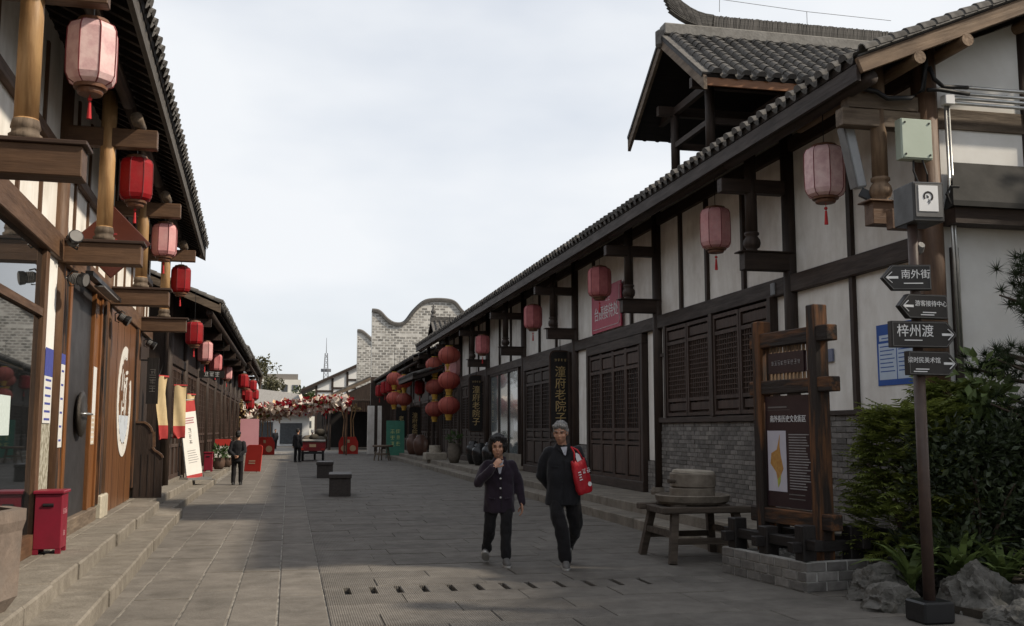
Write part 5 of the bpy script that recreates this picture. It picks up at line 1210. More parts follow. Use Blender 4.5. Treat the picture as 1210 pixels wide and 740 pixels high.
def arch_pt(u, v):                                        # u along 0..1, v across the canopy
    x = -3.4+u*6.9; z = 2.45+1.0*u+.25*math.sin(u*3.1) - .55*v; return Vector((x, 63.5+2.6*(v), z))
bl = {'red_blossoms': (FLR, MB(), 1500, .26), 'white_blossoms': (FLW, MB(), 420, .46), 'leaves': (FLG, MB(), 420, .28), 'cream_blossoms': (FLC, MB(), 260, .28)}
for nm, (m, b, n, s) in bl.items():
    cl = [(rr.random(), rr.random()) for _ in range(26)]
    for i in range(n):
        c = rr.choice(cl); u = min(1, max(0, c[0]+rr.gauss(0,.05 if nm != 'red_blossoms' else .25))); v = min(1, max(0, c[1]+rr.gauss(0,.12 if nm != 'red_blossoms' else .3)))
        p = arch_pt(u, v)+Vector((rr.gauss(0,.08), rr.gauss(0,.1), rr.gauss(0,.10)))
        if nm.startswith('white') and rr.random() < .55: p -= Vector((0,.3,.1))
        leaf(b, p, Vector((rr.gauss(0,1),rr.gauss(0,1)-.3,rr.gauss(0,1))).normalized(), s*rr.uniform(.6,1.2), rr, .9)
    stuff(put(nm, b.mesh(m, fix=False), ar))
fr_ = MB()
for v in (0,.5,1): fr_.tube([arch_pt(i/10, v) for i in range(11)], .03, 5)
fr_.build('frame', wood('brown','x'), ar)
for x in (-3.3,3.45):
    for y in (63.6,66): MB().tube([(x,y,0),(x,y,1.9 if x < 0 else 2.9)],.05,6).build('post', wood('brown','z'), ar)
b = MB()
for i in range(420):
    p = Vector((-2.9+rr.gauss(0,.45), 63.4+rr.gauss(0,.3), rr.uniform(1.4,3.3))); leaf(b, p, Vector((rr.gauss(0,1),rr.gauss(0,1),rr.gauss(0,1))).normalized(), .25*rr.uniform(.6,1.3), rr, .5)
stuff(put('dry_leaves', b.mesh(mat('dry_leaf', (.30,.20,.09), (.16,.11,.05), bump=0, var=.3), fix=False), ar))
def cage(M, label):
    t = thing('flower_stand', label, 'flower stand', M, 'cane flower stands with red cards')
    b = MB()
    for i in range(6): a = rad(60*i); b.tube([(.45*math.cos(a),.3*math.sin(a),0),(.28*math.cos(a),.2*math.sin(a),2.2),(.5*math.cos(a),.3*math.sin(a),3.0)],.025,5)
    b.build('frame', wood('honey','z'), t, M)
    b = MB(); leaf_ball(b, (0,0,2.9), .55, 160, .28, .35); put('dry_flowers', b.mesh(MATS['dry_leaf'], fix=False), t, M)
    MB().prism([(-.62,0),(.62,0),(.62,.75),(.45,1.1),(-.45,1.1),(-.62,.75)],'y',-.42,-.36).build('red_card', RDB, t, M)
    for x in (-.28,.28): MB().cyl((x,-.42,.36),(x,-.43,.36),.2,None,14).build('card_flower', FLC, t, M)
    MB().box(-.07,.07,-.43,-.42,.72,.92).build('card_mark', FLC, t, M)
cage(T(-1.5,66,0), 'cane flower stand with a red card at the left foot of the arch'); cage(T(3.75,67,0), 'cane flower stand with a red card before the covered walk')
# ================================================================ cargo tricycle
tr = thing('cargo_tricycle', 'red three-wheeled cargo tricycle loaded with sacks seen from behind', 'tricycle', T(1.15,52,0))
TM = T(1.15,51.6,0) @ RZ(-4); RP = mat('tricycle_red', (.22,.012,.016), (.16,.010,.012), ns=4, rough=.4, bump=.02, var=0); RUB = mat('rubber', (.018,.018,.018), bump=.1, var=0); SACK = mat('sack', (.10,.08,.055), (.06,.05,.035), ns=6, bump=.2, var=.4)
MB().box(-.6,.6,0,1.6,.55,.62).build('bed', RP, tr, TM); MB().box(-.6,.6,-.03,0,.5,1.0).build('tailgate', RP, tr, TM, bevel=.01)
for x in (-.6,.57): MB().box(x,x+.03,0,1.6,.62,1.0).build('side_board', RP, tr, TM)
MB().box(-.6,.6,1.57,1.6,.62,1.1).build('front_board', RP, tr, TM); MB().box(-.16,.16,-.045,-.03,.70,.84).build('number_plate', FLC, tr, TM)
MB().cyl((-.64,-.05,1.02),(.62,-.05,1.0),.06,None,10).build('rolled_mat', mat('mat_pale', (.42,.40,.36), bump=.1, var=0), tr, TM)
for x in (-.5,.5):
    MB().box(x-.08,x+.08,-.05,-.03,.56,.62).build('tail_lamp', RDB, tr, TM)
    w1 = MB().cyl((x-.05,.35,.28),(x+.05,.35,.28),.28,None,20).build('wheel', RUB, tr, TM); MB().cyl((x-.055,.35,.28),(x+.055,.35,.28),.15,None,14).build('rim', GREYM, w1, TM)
w1 = MB().cyl((-.045,2.5,.28),(.045,2.5,.28),.28,None,20).build('wheel', RUB, tr, TM); MB().bar((0,2.5,.28),(0,2.2,1.0),.08,.08).bar((-.35,2.15,1.05),(.35,2.15,1.05),.04,.04).build('fork', BLACK, tr, TM); MB().box(-.25,.25,1.65,2.0,.55,.72).build('seat', BLACK, tr, TM, bevel=.03); MB().bar((0,1.5,.5),(0,2.3,.5),.3,.1).build('frame', RP, tr, TM)
MB().box(-.55,.55,-.02,.05,.36,.48).build('bumper', BLACK, tr, TM)
for i, (x, y, z, r_) in enumerate(((-.33,.4,.95,.30),(.3,.45,1.0,.32),(0,.9,1.0,.32),(-.32,1.2,1.05,.3),(.35,1.2,1.15,.33),(.32,.75,1.40,.27),(.05,.4,1.15,.25))):
    tag(MB().ell((0,0,0),r_,r_,r_*.8,12,8).build('sack', SACK, None, TM @ T(x,y,z), smooth=True), ('lower sack at the tailgate of the tricycle beside the standing person','big sack behind the tricycle tailgate','middle sack in the tricycle load','sack in the tricycle load behind the rolled mat','big sack by the tricycle front board','topmost sack of the tricycle load','small sack on the tricycle load above the number plate')[i], 'sack', 'sacks in the tricycle')
# parked bicycle-like scooter deeper in
# ================================================================ people
def cap(b, p0, p1, r0, r1, n=12):
    b.cyl(p0, p1, r0, r1, n); b.ell(p0, r0, r0, r0, n, 8); b.ell(p1, r1, r1, r1, n, 8); return b
def chain(b, pts, n=12):
    for (p0, r0), (p1, r1) in zip(pts[:-1], pts[1:]): cap(b, p0, p1, r0, r1, n)
    return b
def hrings(b, lst, n=20, pw=1.0):
    rs = []
    for (x, y, z, rx, ry) in lst: rs.append([(x+rx*math.copysign(abs(math.cos(2*math.pi*i/n))**pw, math.cos(2*math.pi*i/n)), y+ry*math.copysign(abs(math.sin(2*math.pi*i/n))**pw, math.sin(2*math.pi*i/n)), z) for i in range(n)])
    return b.loft(rs)
def remesh(b, m, vox=.01, it=4, fold=0, fs=9, seed=0, fac=.5):
    me = b.mesh(None); o = bpy.data.objects.new('tmp', me)
    r = o.modifiers.new('r', 'REMESH'); r.mode = 'VOXEL'; r.voxel_size = vox; r.use_smooth_shade = True
    if it: s = o.modifiers.new('s', 'SMOOTH'); s.iterations = it; s.factor = fac
    me2 = evaluate(o)
    if fold:
        n = len(me2.vertices); co = [0.0]*(3*n); me2.vertices.foreach_get('co', co); nm = [0.0]*(3*n); me2.vertex_normals.foreach_get('vector', nm)
        for i in range(0, 3*n, 3):
            p = Vector((co[i]*fs+seed, co[i+1]*fs, co[i+2]*fs*.55)); q = fold*(noise.noise(p)+.5*noise.noise(p*2.3))
            co[i] += nm[i]*q; co[i+1] += nm[i+1]*q; co[i+2] += nm[i+2]*q
        me2.vertices.foreach_set('co', co)
    me2.materials.clear(); me2.materials.append(m)
    me2.polygons.foreach_set('use_smooth', [True]*len(me2.polygons)); me2.update()
    return me2
SKIN = mat('skin', (.46,.26,.175), (.40,.21,.14), ns=20, rough=.55, bump=.05, var=0, subs=.15, dirt=.25, dc=(.30,.13,.09), ds=14)
HAIRB = mat('hair_black', (.018,.015,.014), (.010,.009,.009), ns=60, sc=(1,1,.2), rough=.5, bump=.8, bs=120, var=0)
HAIRG = mat('hair_grey', (.30,.29,.28), (.13,.125,.12), ns=50, sc=(1,1,.25), rough=.6, bump=.8, bs=120, var=0)
NAVY = mat('cloth_plum', (.026,.017,.027), (.017,.011,.018), ns=5, rough=.9, bump=.15, bs=180, var=0, sheen=.15, spec=.2)
CHAR = mat('cloth_black', (.017,.017,.020), (.011,.011,.013), ns=5, rough=.9, bump=.15, bs=180, var=0, sheen=.12, spec=.2)
TROU = mat('cloth_trousers', (.013,.012,.013), (.009,.008,.009), ns=5, rough=.9, bump=.15, bs=180, var=0, sheen=.1, spec=.2)
SHIRT = mat('shirt_grey', (.42,.42,.46), (.34,.34,.38), ns=10, rough=.85, bump=.1, var=0)
SHOE = mat('shoe_grey', (.14,.135,.13), (.09,.085,.08), ns=12, rough=.7, bump=.1, var=.1); SOLE = mat('shoe_sole', (.52,.51,.49), (.40,.39,.37), rough=.7, bump=.05, var=0); SHOED = mat('shoe_dark', (.03,.03,.03), rough=.6, bump=.1, var=0)
EYE = mat('eye_dark', (.012,.010,.010), rough=.3, bump=0, var=0); LIP = mat('lip', (.22,.085,.07), rough=.5, bump=0, var=0)
def hand(b, wr, d, palm, spread, curl=.5, s=1.0, thumb=1):
    """wr wrist, d finger direction, palm = palm normal; five separate bent fingers"""
    wr = Vector(wr); d = Vector(d).normalized(); pn = Vector(palm).normalized(); pn = (pn - d*pn.dot(d)).normalized(); sd = d.cross(pn)
    k = s*.9; pc = wr+d*.085*k
    for q in (-1.1,-.36,.36,1.1): cap(b, wr+sd*q*.016*k, wr+d*.085*k+sd*q*.026*k, .016*k, .0135*k, 8)
    for i, (q, ln) in enumerate(((-1.2,.062),(-.4,.076),(.4,.082),(1.2,.072))):
        p = wr+d*.085*k+sd*q*.026*k; dd = d; r = .0098*k
        for j, f in enumerate((.45,.32,.26)):
            dd = (dd*math.cos(curl*.55*(j+1)*.7)+pn*math.sin(curl*.55*(j+1)*.7)).normalized(); dd = (dd+sd*q*spread*.1).normalized()
            p2 = p+dd*ln*f*k; cap(b, p, p2, r, r*.92, 8); p = p2; r *= .92
    p = wr+d*.03*k+sd*thumb*.03*k; dd = (d*.65+sd*thumb*.6+pn*.45).normalized()
    for f in (.04,.03,.024): p2 = p+dd*f*k; cap(b, p, p2, .0125*k, .011*k, 8); p = p2; dd = (dd+d*.25-sd*thumb*.18).normalized()
    return b
def head(b, c, s=1.0, yaw=0, pitch=0):
    """adds a head to the skin mesh; returns the head matrix"""
    H = T(*c) @ RZ(yaw) @ RX(pitch)
    q = MB()
    q.ell((0,.012,.03),.074*s,.094*s,.092*s,16,12); q.ell((0,-.012,-.03),.062*s,.074*s,.085*s,16,12); q.ell((0,-.035,-.078),.036*s,.042*s,.032*s,12,8)
    q.ell((0,-.088,-.018),.013*s,.022*s,.024*s,8,6); q.ell((0,-.078,.012),.010*s,.018*s,.03*s,8,6)
    for x in (-1,1): q.ell((x*.076*s,.012,-.005),.010*s,.02*s,.032*s,8,6); q.ell((x*.04*s,-.058,-.022),.024*s,.024*s,.02*s,8,6); q.ell((x*.032*s,-.074*s,.034),.026*s,.014*s,.010*s,8,6)
    q.ell((0,-.082,-.052),.02*s,.012*s,.008*s,8,6); q.ell((0,-.079,-.064),.018*s,.012*s,.007*s,8,6)
    q.xf(H); b.v, b.f = (b.v+q.v, b.f+[tuple(i+len(b.v) for i in f) for f in q.f]); return H
def face_bits(t, M, H, s=1.0, hairm=None):
    for x in (-1,1):
        MB().ell((x*.031*s,-.077*s,.016),.013*s,.008*s,.0055*s,8,6).build('eye', EYE, t, M @ H); MB().ell((x*.034*s,-.083*s,.038),.022*s,.006*s,.0045*s,8,6).build('eyebrow', hairm or HAIRB, t, M @ H)
    MB().ell((0,-.091*s,-.0585),.019*s,.004*s,.003*s,8,6).build('mouth', LIP, t, M @ H)
def shoe(t, M, p, yaw, pitch, m=SHOE, s=1.0, name='shoe'):
    A = M @ T(*p) @ RZ(yaw) @ RX(pitch)
    b = MB(); hrings(b, [(0,-.065,.012,.042*s,.135*s),(0,-.068,.028,.046*s,.142*s),(0,-.06,.05,.043*s,.13*s),(0,-.03,.075,.036*s,.085*s),(0,.0,.10,.034*s,.05*s)], 20)
    o = put(name, remesh(b, m, .009, 3), t, A)
    b = MB(); hrings(b, [(0,-.066,0,.046*s,.143*s),(0,-.066,.022,.049*s,.147*s)], 20); b.build('sole', SOLE if m is SHOE else SHOED, o, A)
    if m is SHOE: MB().bar((0,-.11,.062),(0,-.045,.093),.035,.006).build('laces', SOLE, o, A)
    return o
# ---- woman in a plum jacket, hand at her mouth
def woman(M):
    t = thing('person', 'person in a dark plum buttoned jacket walking with a hand raised to the mouth', 'person', M)
    b = MB(); H = head(b, (-.02,-.05,1.345), 1.0, -4, 6)
    cap(b, (0,-.0,1.16), (-.012,-.03,1.29), .052, .047); cap(b, (0,0,.8), (0,.0,1.13), .09, .09)
    for sx, el, wr_ in ((-1,(-.245,-.09,.93),(-.075,-.215,1.125)), (1,(.235,.02,.90),(.262,-.04,.70))):
        chain(b, [((sx*.14,.0,1.11),.032),(el,.03),(wr_,.026)])
    hand(b, (-.075,-.215,1.125), (.55,.08,.62), (.45,.75,.1), .3, 1.0, 1.0, -1)
    hand(b, (.262,-.04,.70), (.05,-.08,-1), (-1,-.1,0), .2, .55, 1.0, 1)
    for sx, kn, an in ((-1,(-.105,.0,.40),(-.145,.16,.13)), (1,(.075,-.10,.41),(.07,-.13,.09))):
        chain(b, [((sx*.085,0,.75),.05),(kn,.042),(an,.034)]); chain(b, [(an,.034),((an[0],an[1]-.03,an[2]-.03),.026)])
    cap(b, (-.06,0,.78), (.06,0,.78), .07, .07)
    put('body', remesh(b, SKIN, .0062, 2, fac=.4), t, M)
    face_bits(t, M, H)
    # hair: short, curly, full at the sides
    q = MB(); q.ell((0,.025,.055),.10,.108,.095,16,12); q.ell((0,.05,-.02),.095,.085,.10,14,10)
    for x in (-1,1): q.ell((x*.082,.02,.0),.034,.06,.075,10,8); q.ell((x*.055,-.05,.092),.04,.03,.03,10,8)
    q.ell((0,-.05,.112),.05,.03,.022,10,8)
    rr = random.Random(4)
    for i in range(46):
        d = Vector((rr.gauss(0,1),rr.gauss(0,1)+.4,rr.gauss(0,1)+.4)).normalized(); q.ell((d.x*.098,.025+d.y*.1,.04+d.z*.095),.022,.022,.022,7,5)
    q.xf(H @ T(0,.014,.012)); put('hair', remesh(q, HAIRB, .006, 1, .008, 55), t, M)
    # trousers
    b = MB(); hrings(b, [(0,.01,.60,.145,.115),(0,.005,.70,.155,.125),(0,0,.82,.145,.11)], 20)
    for pts in ([((-.082,0,.68),.085),((-.10,-.005,.55),.08),((-.112,.0,.40),.066),((-.128,.07,.28),.06),((-.142,.145,.17),.058)], [((.082,-.01,.68),.085),((.08,-.06,.55),.08),((.075,-.105,.41),.066),((.072,-.115,.25),.061),((.07,-.125,.115),.06)]): chain(b, pts, 14)
    put('trousers', remesh(b, TROU, .010, 2, .014, 12, 3), t, M)
    # jacket
    b = MB(); hrings(b, [(0,.0,.60,.188,.135),(0,.0,.66,.188,.137),(0,0,.78,.18,.132),(0,-.005,.92,.172,.128),(0,-.005,1.04,.178,.125),(0,0,1.12,.165,.105),(0,.0,1.175,.115,.08),(0,.0,1.215,.07,.065)], 26, .92)
    chain(b, [((-.135,0,1.135),.068),((-.20,-.03,1.04),.066),((-.245,-.09,.935),.062),((-.17,-.155,1.02),.055),((-.088,-.21,1.112),.045)], 14)
    chain(b, [((.135,0,1.135),.068),((.195,.01,1.02),.064),((.235,.018,.90),.058),((.252,-.015,.79),.052),((.262,-.035,.705),.048)], 14)
    cap(b, (-.05,.04,1.215), (.05,.04,1.215), .035, .035)
    jk = put('jacket', remesh(b, NAVY, .010, 2, .017, 9, 1), t, M)
    # collar, front edge, buttons, shirt
    MB().add([(-.045,-.106,1.20),(.045,-.106,1.20),(.012,-.142,1.055),(.0,-.146,1.04),(-.012,-.142,1.055)],[(0,1,2,3,4)]).xf(T(0,-.012,0)).build('shirt', SHIRT, t, M)
    for s in (-1,1): MB().add([(s*.05,-.09,1.235),(s*.088,-.09,1.17),(s*.05,-.142,1.075),(s*.006,-.162,1.02),(s*.035,-.118,1.19),(s*.05,-.08,1.225),(s*.09,-.08,1.165),(s*.05,-.13,1.07)],[(0,1,2,3,4),(5,6,7,3,4)]).build('lapel', NAVY, jk, M)
    for z in (.99,.88,.775): MB().lathe([(.0,0),(.011,.001),(.011,.006),(.004,.009)],10).build('button', SOLE, jk, M @ T(.008,-.148,z) @ RX(90))
    MB().tube([(.016,-.149,1.03),(.018,-.146,.85),(.022,-.149,.62)],.0035,4).build('front_edge', TROU, jk, M)
    for s in (-1,1): MB().bar((s*.06,-.137,.76),(s*.125,-.112,.765),.014,.012).build('pocket_flap', NAVY, jk, M)
    shoe(t, M, (-.15,.17,.045), -6, -28); shoe(t, M, (.07,-.12,.0), 6, 0)
    return t
woman(T(2.41,11.72,0) @ RZ(-9))
# ---- grey-haired man, hands behind the back, red tote bag
def man(M):
    t = thing('person', 'grey-haired person in black walking with hands behind the back and a red tote bag', 'person', M)
    b = MB(); H = head(b, (-.03,-.085,1.515), 1.04, -14, 12)
    cap(b, (0,-.01,1.30), (-.02,-.055,1.44), .058, .052); cap(b, (0,0,.85), (0,0,1.27), .10, .10)
    chain(b, [((-.16,.0,1.27),.032),((-.235,.09,1.03),.032),((-.10,.20,.86),.026)]); chain(b, [((.16,.0,1.27),.032),((.245,.09,1.04),.032),((.06,.20,.88),.028)])
    hand(b, (-.10,.20,.86), (.85,.1,-.25), (0,1,.1), .2, .6, 1.05, -1); hand(b, (.06,.20,.88), (-.8,.15,-.3), (0,1,.1), .2, .6, 1.05, 1)
    chain(b, [((-.09,0,.86),.055),((-.03,-.14,.47),.045),((.02,-.12,.09),.036)]); chain(b, [((.09,0,.86),.055),((.15,.06,.46),.045),((.06,.36,.15),.036)])
    cap(b, (-.06,0,.90), (.06,0,.90), .07, .07)
    put('body', remesh(b, SKIN, .0062, 2, fac=.4), t, M)
    face_bits(t, M, H, 1.04, HAIRG)
    q = MB(); q.ell((0,.028,.052),.086,.105,.088,16,12); q.ell((0,.06,.0),.08,.07,.075,14,10)
    for x in (-1,1): q.ell((x*.072,.03,.012),.018,.045,.05,10,8); q.ell((x*.04,-.058,.088),.042,.035,.028,10,8)
    q.ell((0,-.05,.10),.045,.04,.028,10,8)
    q.xf(H); put('hair', remesh(q, HAIRG, .006, 1, .008, 80), t, M)
    b = MB(); hrings(b, [(0,.01,.70,.165,.125),(0,.005,.80,.17,.13),(0,0,.93,.155,.115)], 20)
    chain(b, [((-.088,0,.80),.10),((-.075,-.07,.64),.094),((-.035,-.135,.47),.08),((.0,-.135,.28),.075),((.018,-.125,.115),.074)], 14)
    chain(b, [((.09,0,.80),.10),((.125,.03,.64),.094),((.15,.065,.47),.08),((.11,.20,.32),.073),((.065,.34,.19),.07)], 14)
    put('trousers', remesh(b, TROU, .011, 2, .017, 10, 5), t, M)
    b = MB(); hrings(b, [(0,.005,.70,.20,.145),(0,.005,.76,.20,.147),(0,0,.90,.195,.142),(0,-.01,1.05,.195,.14),(0,-.01,1.18,.20,.135),(0,0,1.27,.185,.115),(0,-.005,1.335,.125,.09),(0,-.02,1.385,.075,.072)], 26, .92)
    chain(b, [((-.16,0,1.295),.075),((-.215,.04,1.17),.07),((-.238,.09,1.03),.062),((-.18,.155,.94),.056),((-.11,.195,.87),.05)], 14)
    chain(b, [((.16,0,1.295),.075),((.22,.04,1.17),.07),((.248,.09,1.04),.062),((.17,.155,.95),.056),((.07,.195,.89),.05)], 14)
    jk = put('jacket', remesh(b, CHAR, .010, 2, .015, 8, 7), t, M)
    for s in (-1,1): MB().add([(s*.075,-.05,1.40),(s*.088,-.085,1.345),(s*.012,-.135,1.29),(s*.03,-.105,1.36),(s*.07,-.04,1.395),(s*.08,-.075,1.335),(s*.01,-.125,1.28)],[(0,1,2,3),(4,5,6,3)]).build('collar', CHAR, jk, M)
    MB().add([(-.03,-.108,1.355),(.045,-.108,1.36),(.028,-.14,1.265),(.012,-.142,1.255)],[(0,1,2,3)]).build('shirt', SHIRT, t, M)
    MB().tube([(.012,-.152,1.27),(.01,-.150,1.0),(.005,-.152,.72)],.004,4).build('front_edge', TROU, jk, M)
    for z in (1.2,1.08,.96,.84): MB().lathe([(0,0),(.009,.001),(.009,.005)],8).build('button', CHAR, jk, M @ T(-.008,-.150,z) @ RX(90))
    MB().bar((-.13,-.125,1.13),(-.06,-.142,1.13),.012,.012).build('pocket_flap', CHAR, jk, M)
    shoe(t, M, (.02,-.115,.0), 0, 0); shoe(t, M, (.06,.39,.05), 10, -35)
    return t
manM = T(3.08,11.35,0) @ RZ(-12)
man(manM)
# red tote bag hanging at his left side (a thing of its own)
bg_ = thing('tote_bag', 'bright red tote bag with white print hanging from the grey-haired person', 'bag', manM @ T(.26,-.1,.85))
BR = mat('bag_red', (.42,.010,.020), (.32,.007,.014), ns=4, rough=.5, bump=.12, bs=30, var=0)
BM2 = manM @ T(.20,-.15,1.03) @ RZ(28) @ RY(-15) @ SC(.86,.9,.95)
b = MB(); hrings(b, [(0,0,-.21,.105,.05),(0,0,-.17,.118,.058),(0,0,0,.118,.05),(0,0,.14,.112,.036),(0,0,.20,.108,.022)], 24, .7)
put('body', remesh(b, BR, .010, 3, .008, 14, 2), bg_, BM2)
MB().tube([(-.07,-.02,.19),(-.045,-.03,.30),(-.02,.05,.36)],.011,6).tube([(.07,-.02,.19),(.03,-.0,.31),(-.02,.05,.36)],.011,6).build('handle', BR, bg_, BM2, smooth=True)
glyphs((2,), .07, WHITE, bg_, BM2 @ T(.055,-.0605,.05) @ RZ(0) @ FNY, 'lettering'); bars(4,.05,.012,.03,.5).build('small_print', WHITE, bg_, BM2 @ T(-.05,-.062,.06) @ FNY)
MB().cyl((.06,-.062,-.11),(.06,-.066,-.11),.028,None,12).build('print_mark', WHITE, bg_, BM2)
MB().add([(-.03,-.03,.18),(.04,-.035,.19),(.03,-.02,.26),(-.01,-.01,.29),(-.03,-.02,.24)],[(0,1,2,3,4)]).build('tissue', SHIRT, bg_, BM2)
# ---- simple walkers further off: man seen from behind, man by the tricycle, rider
def walker(M, label, h=1.66, coat=CHAR, hairm=HAIRB, back=False, stride=.12, sit=False, arms='behind', shoes=True):
    t = thing('person', label, 'person', M); k = h/1.68; S_ = SC(k,k,k)
    f = 1
    b = MB(); H = head(b, (0,-.03,1.55), 1.0, 0, 4); cap(b, (0,0,1.3), (0,-.02,1.46), .056, .05); cap(b, (0,0,.85), (0,0,1.27), .1, .1)
    ar = {'behind': ([((-.175,0,1.3),.05),((-.24,.08,1.04),.042),((-.08,.19,.90),.03)], [((.175,0,1.3),.05),((.24,.08,1.04),.042),((.06,.19,.90),.03)]),
          'down': ([((-.175,0,1.3),.05),((-.23,.03,1.03),.042),((-.22,-.05,.80),.03)], [((.175,0,1.3),.05),((.23,-.02,1.03),.042),((.22,.04,.80),.03)]),
          'fwd': ([((-.175,0,1.3),.05),((-.25,-.1,1.1),.042),((-.22,-.38,1.1),.03)], [((.175,0,1.3),.05),((.25,-.1,1.1),.042),((.22,-.38,1.1),.03)])}[arms]
    for c in ar: chain(b, c)
    for c, sx in zip(ar, (-1,1)): d = Vector(c[2][0])-Vector(c[1][0]); hand(b, c[2][0], d, (-sx,0,.1), .2, .6, 1.0, 1 if sx > 0 else -1)
    lg = ([((-.09,0,.86),.085),((-.10,-.03-stride*.6,.47),.056),((-.10,-stride,.09),.04)], [((.09,0,.86),.085),((.10,-.01+stride*.4,.47),.056),((.10,stride,.09),.04)])
    if sit: lg = ([((-.1,0,.86),.085),((-.14,-.42,.84),.056),((-.14,-.42,.45),.04)], [((.1,0,.86),.085),((.14,-.42,.84),.056),((.14,-.42,.45),.04)])
    for c in lg: chain(b, c)
    put('body', remesh(b, SKIN, .009, 2), t, M @ S_)
    face_bits(t, M @ S_, H, 1.0, hairm)
    q = MB(); q.ell((0,.028,.052),.086,.105,.088,14,10); q.ell((0,.06,-.01),.08,.07,.08,12,8); q.xf(H); put('hair', remesh(q, hairm, .011, 2), t, M @ S_)
    b = MB(); hrings(b, [(0,.01,.70,.16,.12),(0,0,.93,.155,.115)] if not sit else [(0,.0,.78,.17,.13),(0,0,.96,.16,.12)], 18)
    for c in lg: chain(b, [(c[0][0],.1),(c[1][0],.078),(c[2][0],.068)], 12)
    put('trousers', remesh(b, TROU, .014, 3, .008, 12, 2), t, M @ S_)
    b = MB(); hrings(b, [(0,.005,.72,.195,.14),(0,0,.90,.19,.138),(0,-.005,1.15,.20,.135),(0,0,1.27,.18,.11),(0,0,1.34,.12,.085),(0,-.005,1.39,.07,.07)], 22, .92)
    for c in ar: chain(b, [(c[0][0],.075),(c[1][0],.06),(tuple(Vector(c[1][0]).lerp(Vector(c[2][0]),.92)),.048)], 12)
    put('jacket', remesh(b, coat, .014, 3, .010, 9, 1), t, M @ S_)
    for c in lg: p = c[2][0]; shoe(t, M @ S_, (p[0],p[1]+.02,p[2]-.09), 0, 0, SHOED)
    return t
walker(T(-1.42,30.0,0) @ RZ(172), 'person in black seen from behind walking along the left step', 1.52, arms='behind', stride=.06)
walker(T(.40,50.3,0) @ RZ(150), 'person in black standing beside the cargo tricycle', 1.62, arms='down', stride=.03)
walker(TM @ T(-.12,1.85,-.02) @ RZ(178), 'white-haired rider sitting on the cargo tricycle behind the sacks', 1.6, hairm=mat('hair_white', (.55,.54,.52), (.42,.41,.40), ns=50, bump=.5, var=0), arms='fwd', sit=True)
walker(T(-1.1,84,0) @ RZ(20), 'distant person in dark clothes beyond the flower arch', 1.62, arms='down')
# ================================================================ vegetation
rv_ = random.Random(21)
def leafmat(n, c, c2, tr=.3, var=.35, rough=.5): return mat(n, c, c2, ns=3, rough=rough, bump=0, var=var, trans=tr, spec=.3)
L_YEL = leafmat('leaf_cypress', (.22,.245,.055), (.11,.14,.032), .4); L_DK = leafmat('leaf_glossy', (.050,.066,.030), (.026,.036,.018), .2, .4, .35)
L_BR = leafmat('leaf_broad', (.17,.22,.08), (.10,.14,.05)); L_PINE = leafmat('leaf_pine', (.045,.065,.028), (.022,.034,.016), .15); L_STRAP = leafmat('leaf_strap', (.16,.21,.065), (.09,.13,.04)); L_TREE = leafmat('leaf_tree', (.055,.075,.025), (.03,.045,.016)); BARK = mat('bark', (.085,.06,.042), (.045,.032,.024), ns=10, sc=(1,1,.3), bump=.8, var=.1)
garden = struct(MB().prism([(5.75,10.8),(5.75,9.9),(6.15,9.0),(5.5,8.2),(5.7,7.2),(6.3,5.8),(15,5.4),(15,10.0),(7.0,10.0),(7.0,10.8)],'z',-.05,.06).build('garden_bed', mat('soil', (.045,.036,.026), (.025,.02,.015), ns=8, bump=.6, var=0)))
def stems(t, M, n, spread, h, r0, seed=0, nm='stem'):
    rr = random.Random(seed)
    for i in range(n):
        a = rr.uniform(0,6.28); q = spread*rr.random()**.5; x0, y0 = rr.gauss(0,.06), rr.gauss(0,.06)
        pts = [(x0,y0,0)]
        for k in range(1,6): f = k/5; pts.append((x0+math.cos(a)*q*f**1.3+rr.gauss(0,.02), y0+math.sin(a)*q*f**1.3+rr.gauss(0,.02), h*f*(1-.25*q/spread*f)))
        MB().tube(pts, [r0*(1-.75*k/5) for k in range(6)], 5).build(nm, BARK, t, M)
# feathery yellow-green cypress bush: many flat sprays
def spray(b, p, d, ln, rr, w=.028):
    side = d.cross(Vector((rr.uniform(-.4,.4), rr.uniform(-.4,.4), 1))).normalized(); n = 7
    for i in range(n):
        f = i/n; q = p+d*ln*f+Vector((0,0,-.10*ln*f*f))
        for s in (-1,1):
            dd = (d*.75+side*s*.75+Vector((0,0,rr.uniform(-.15,.25)))).normalized(); l2 = ln*.42*(1-f*.55)*rr.uniform(.7,1.2)
            up = dd.cross(side).normalized(); e = q+dd*l2; sd = dd.cross(up)*w*.5
            b.add([q-sd, q+sd, e+sd*.3+Vector((0,0,-.02)), e-sd*.3+Vector((0,0,-.02))], [(0,1,2,3)])
def cypress(M, label, r, h, n, seed, m=L_YEL):
    t = thing('cypress_bush', label, 'bush', M); rr = random.Random(seed); b = MB(); b2 = MB()
    for i in range(n):
        z = h*(.12+.88*rr.random()**.9); rad_ = r*(1.02-.55*(z/h)**1.6)*rr.uniform(.35,1.0)**.5; a = rr.uniform(0,6.28)
        p = Vector((math.cos(a)*rad_*.8, math.sin(a)*rad_*.8, z)); d = Vector((math.cos(a), math.sin(a), rr.uniform(-.15,.75))).normalized()
        spray(b, p, d, rr.uniform(.16,.34), rr)
    put('foliage', b.mesh(m, fix=False), t, M); stems(t, M, 9, r*.7, h*.9, .022, seed)
    return t
cypress(T(6.2,9.25,.05), 'feathery yellow-green cypress bush beside the information board', .80, 1.72, 1250, 1)
cypress(T(6.85,9.45,.05), 'taller feathery green bush against the gable corner', .62, 1.98, 800, 2)
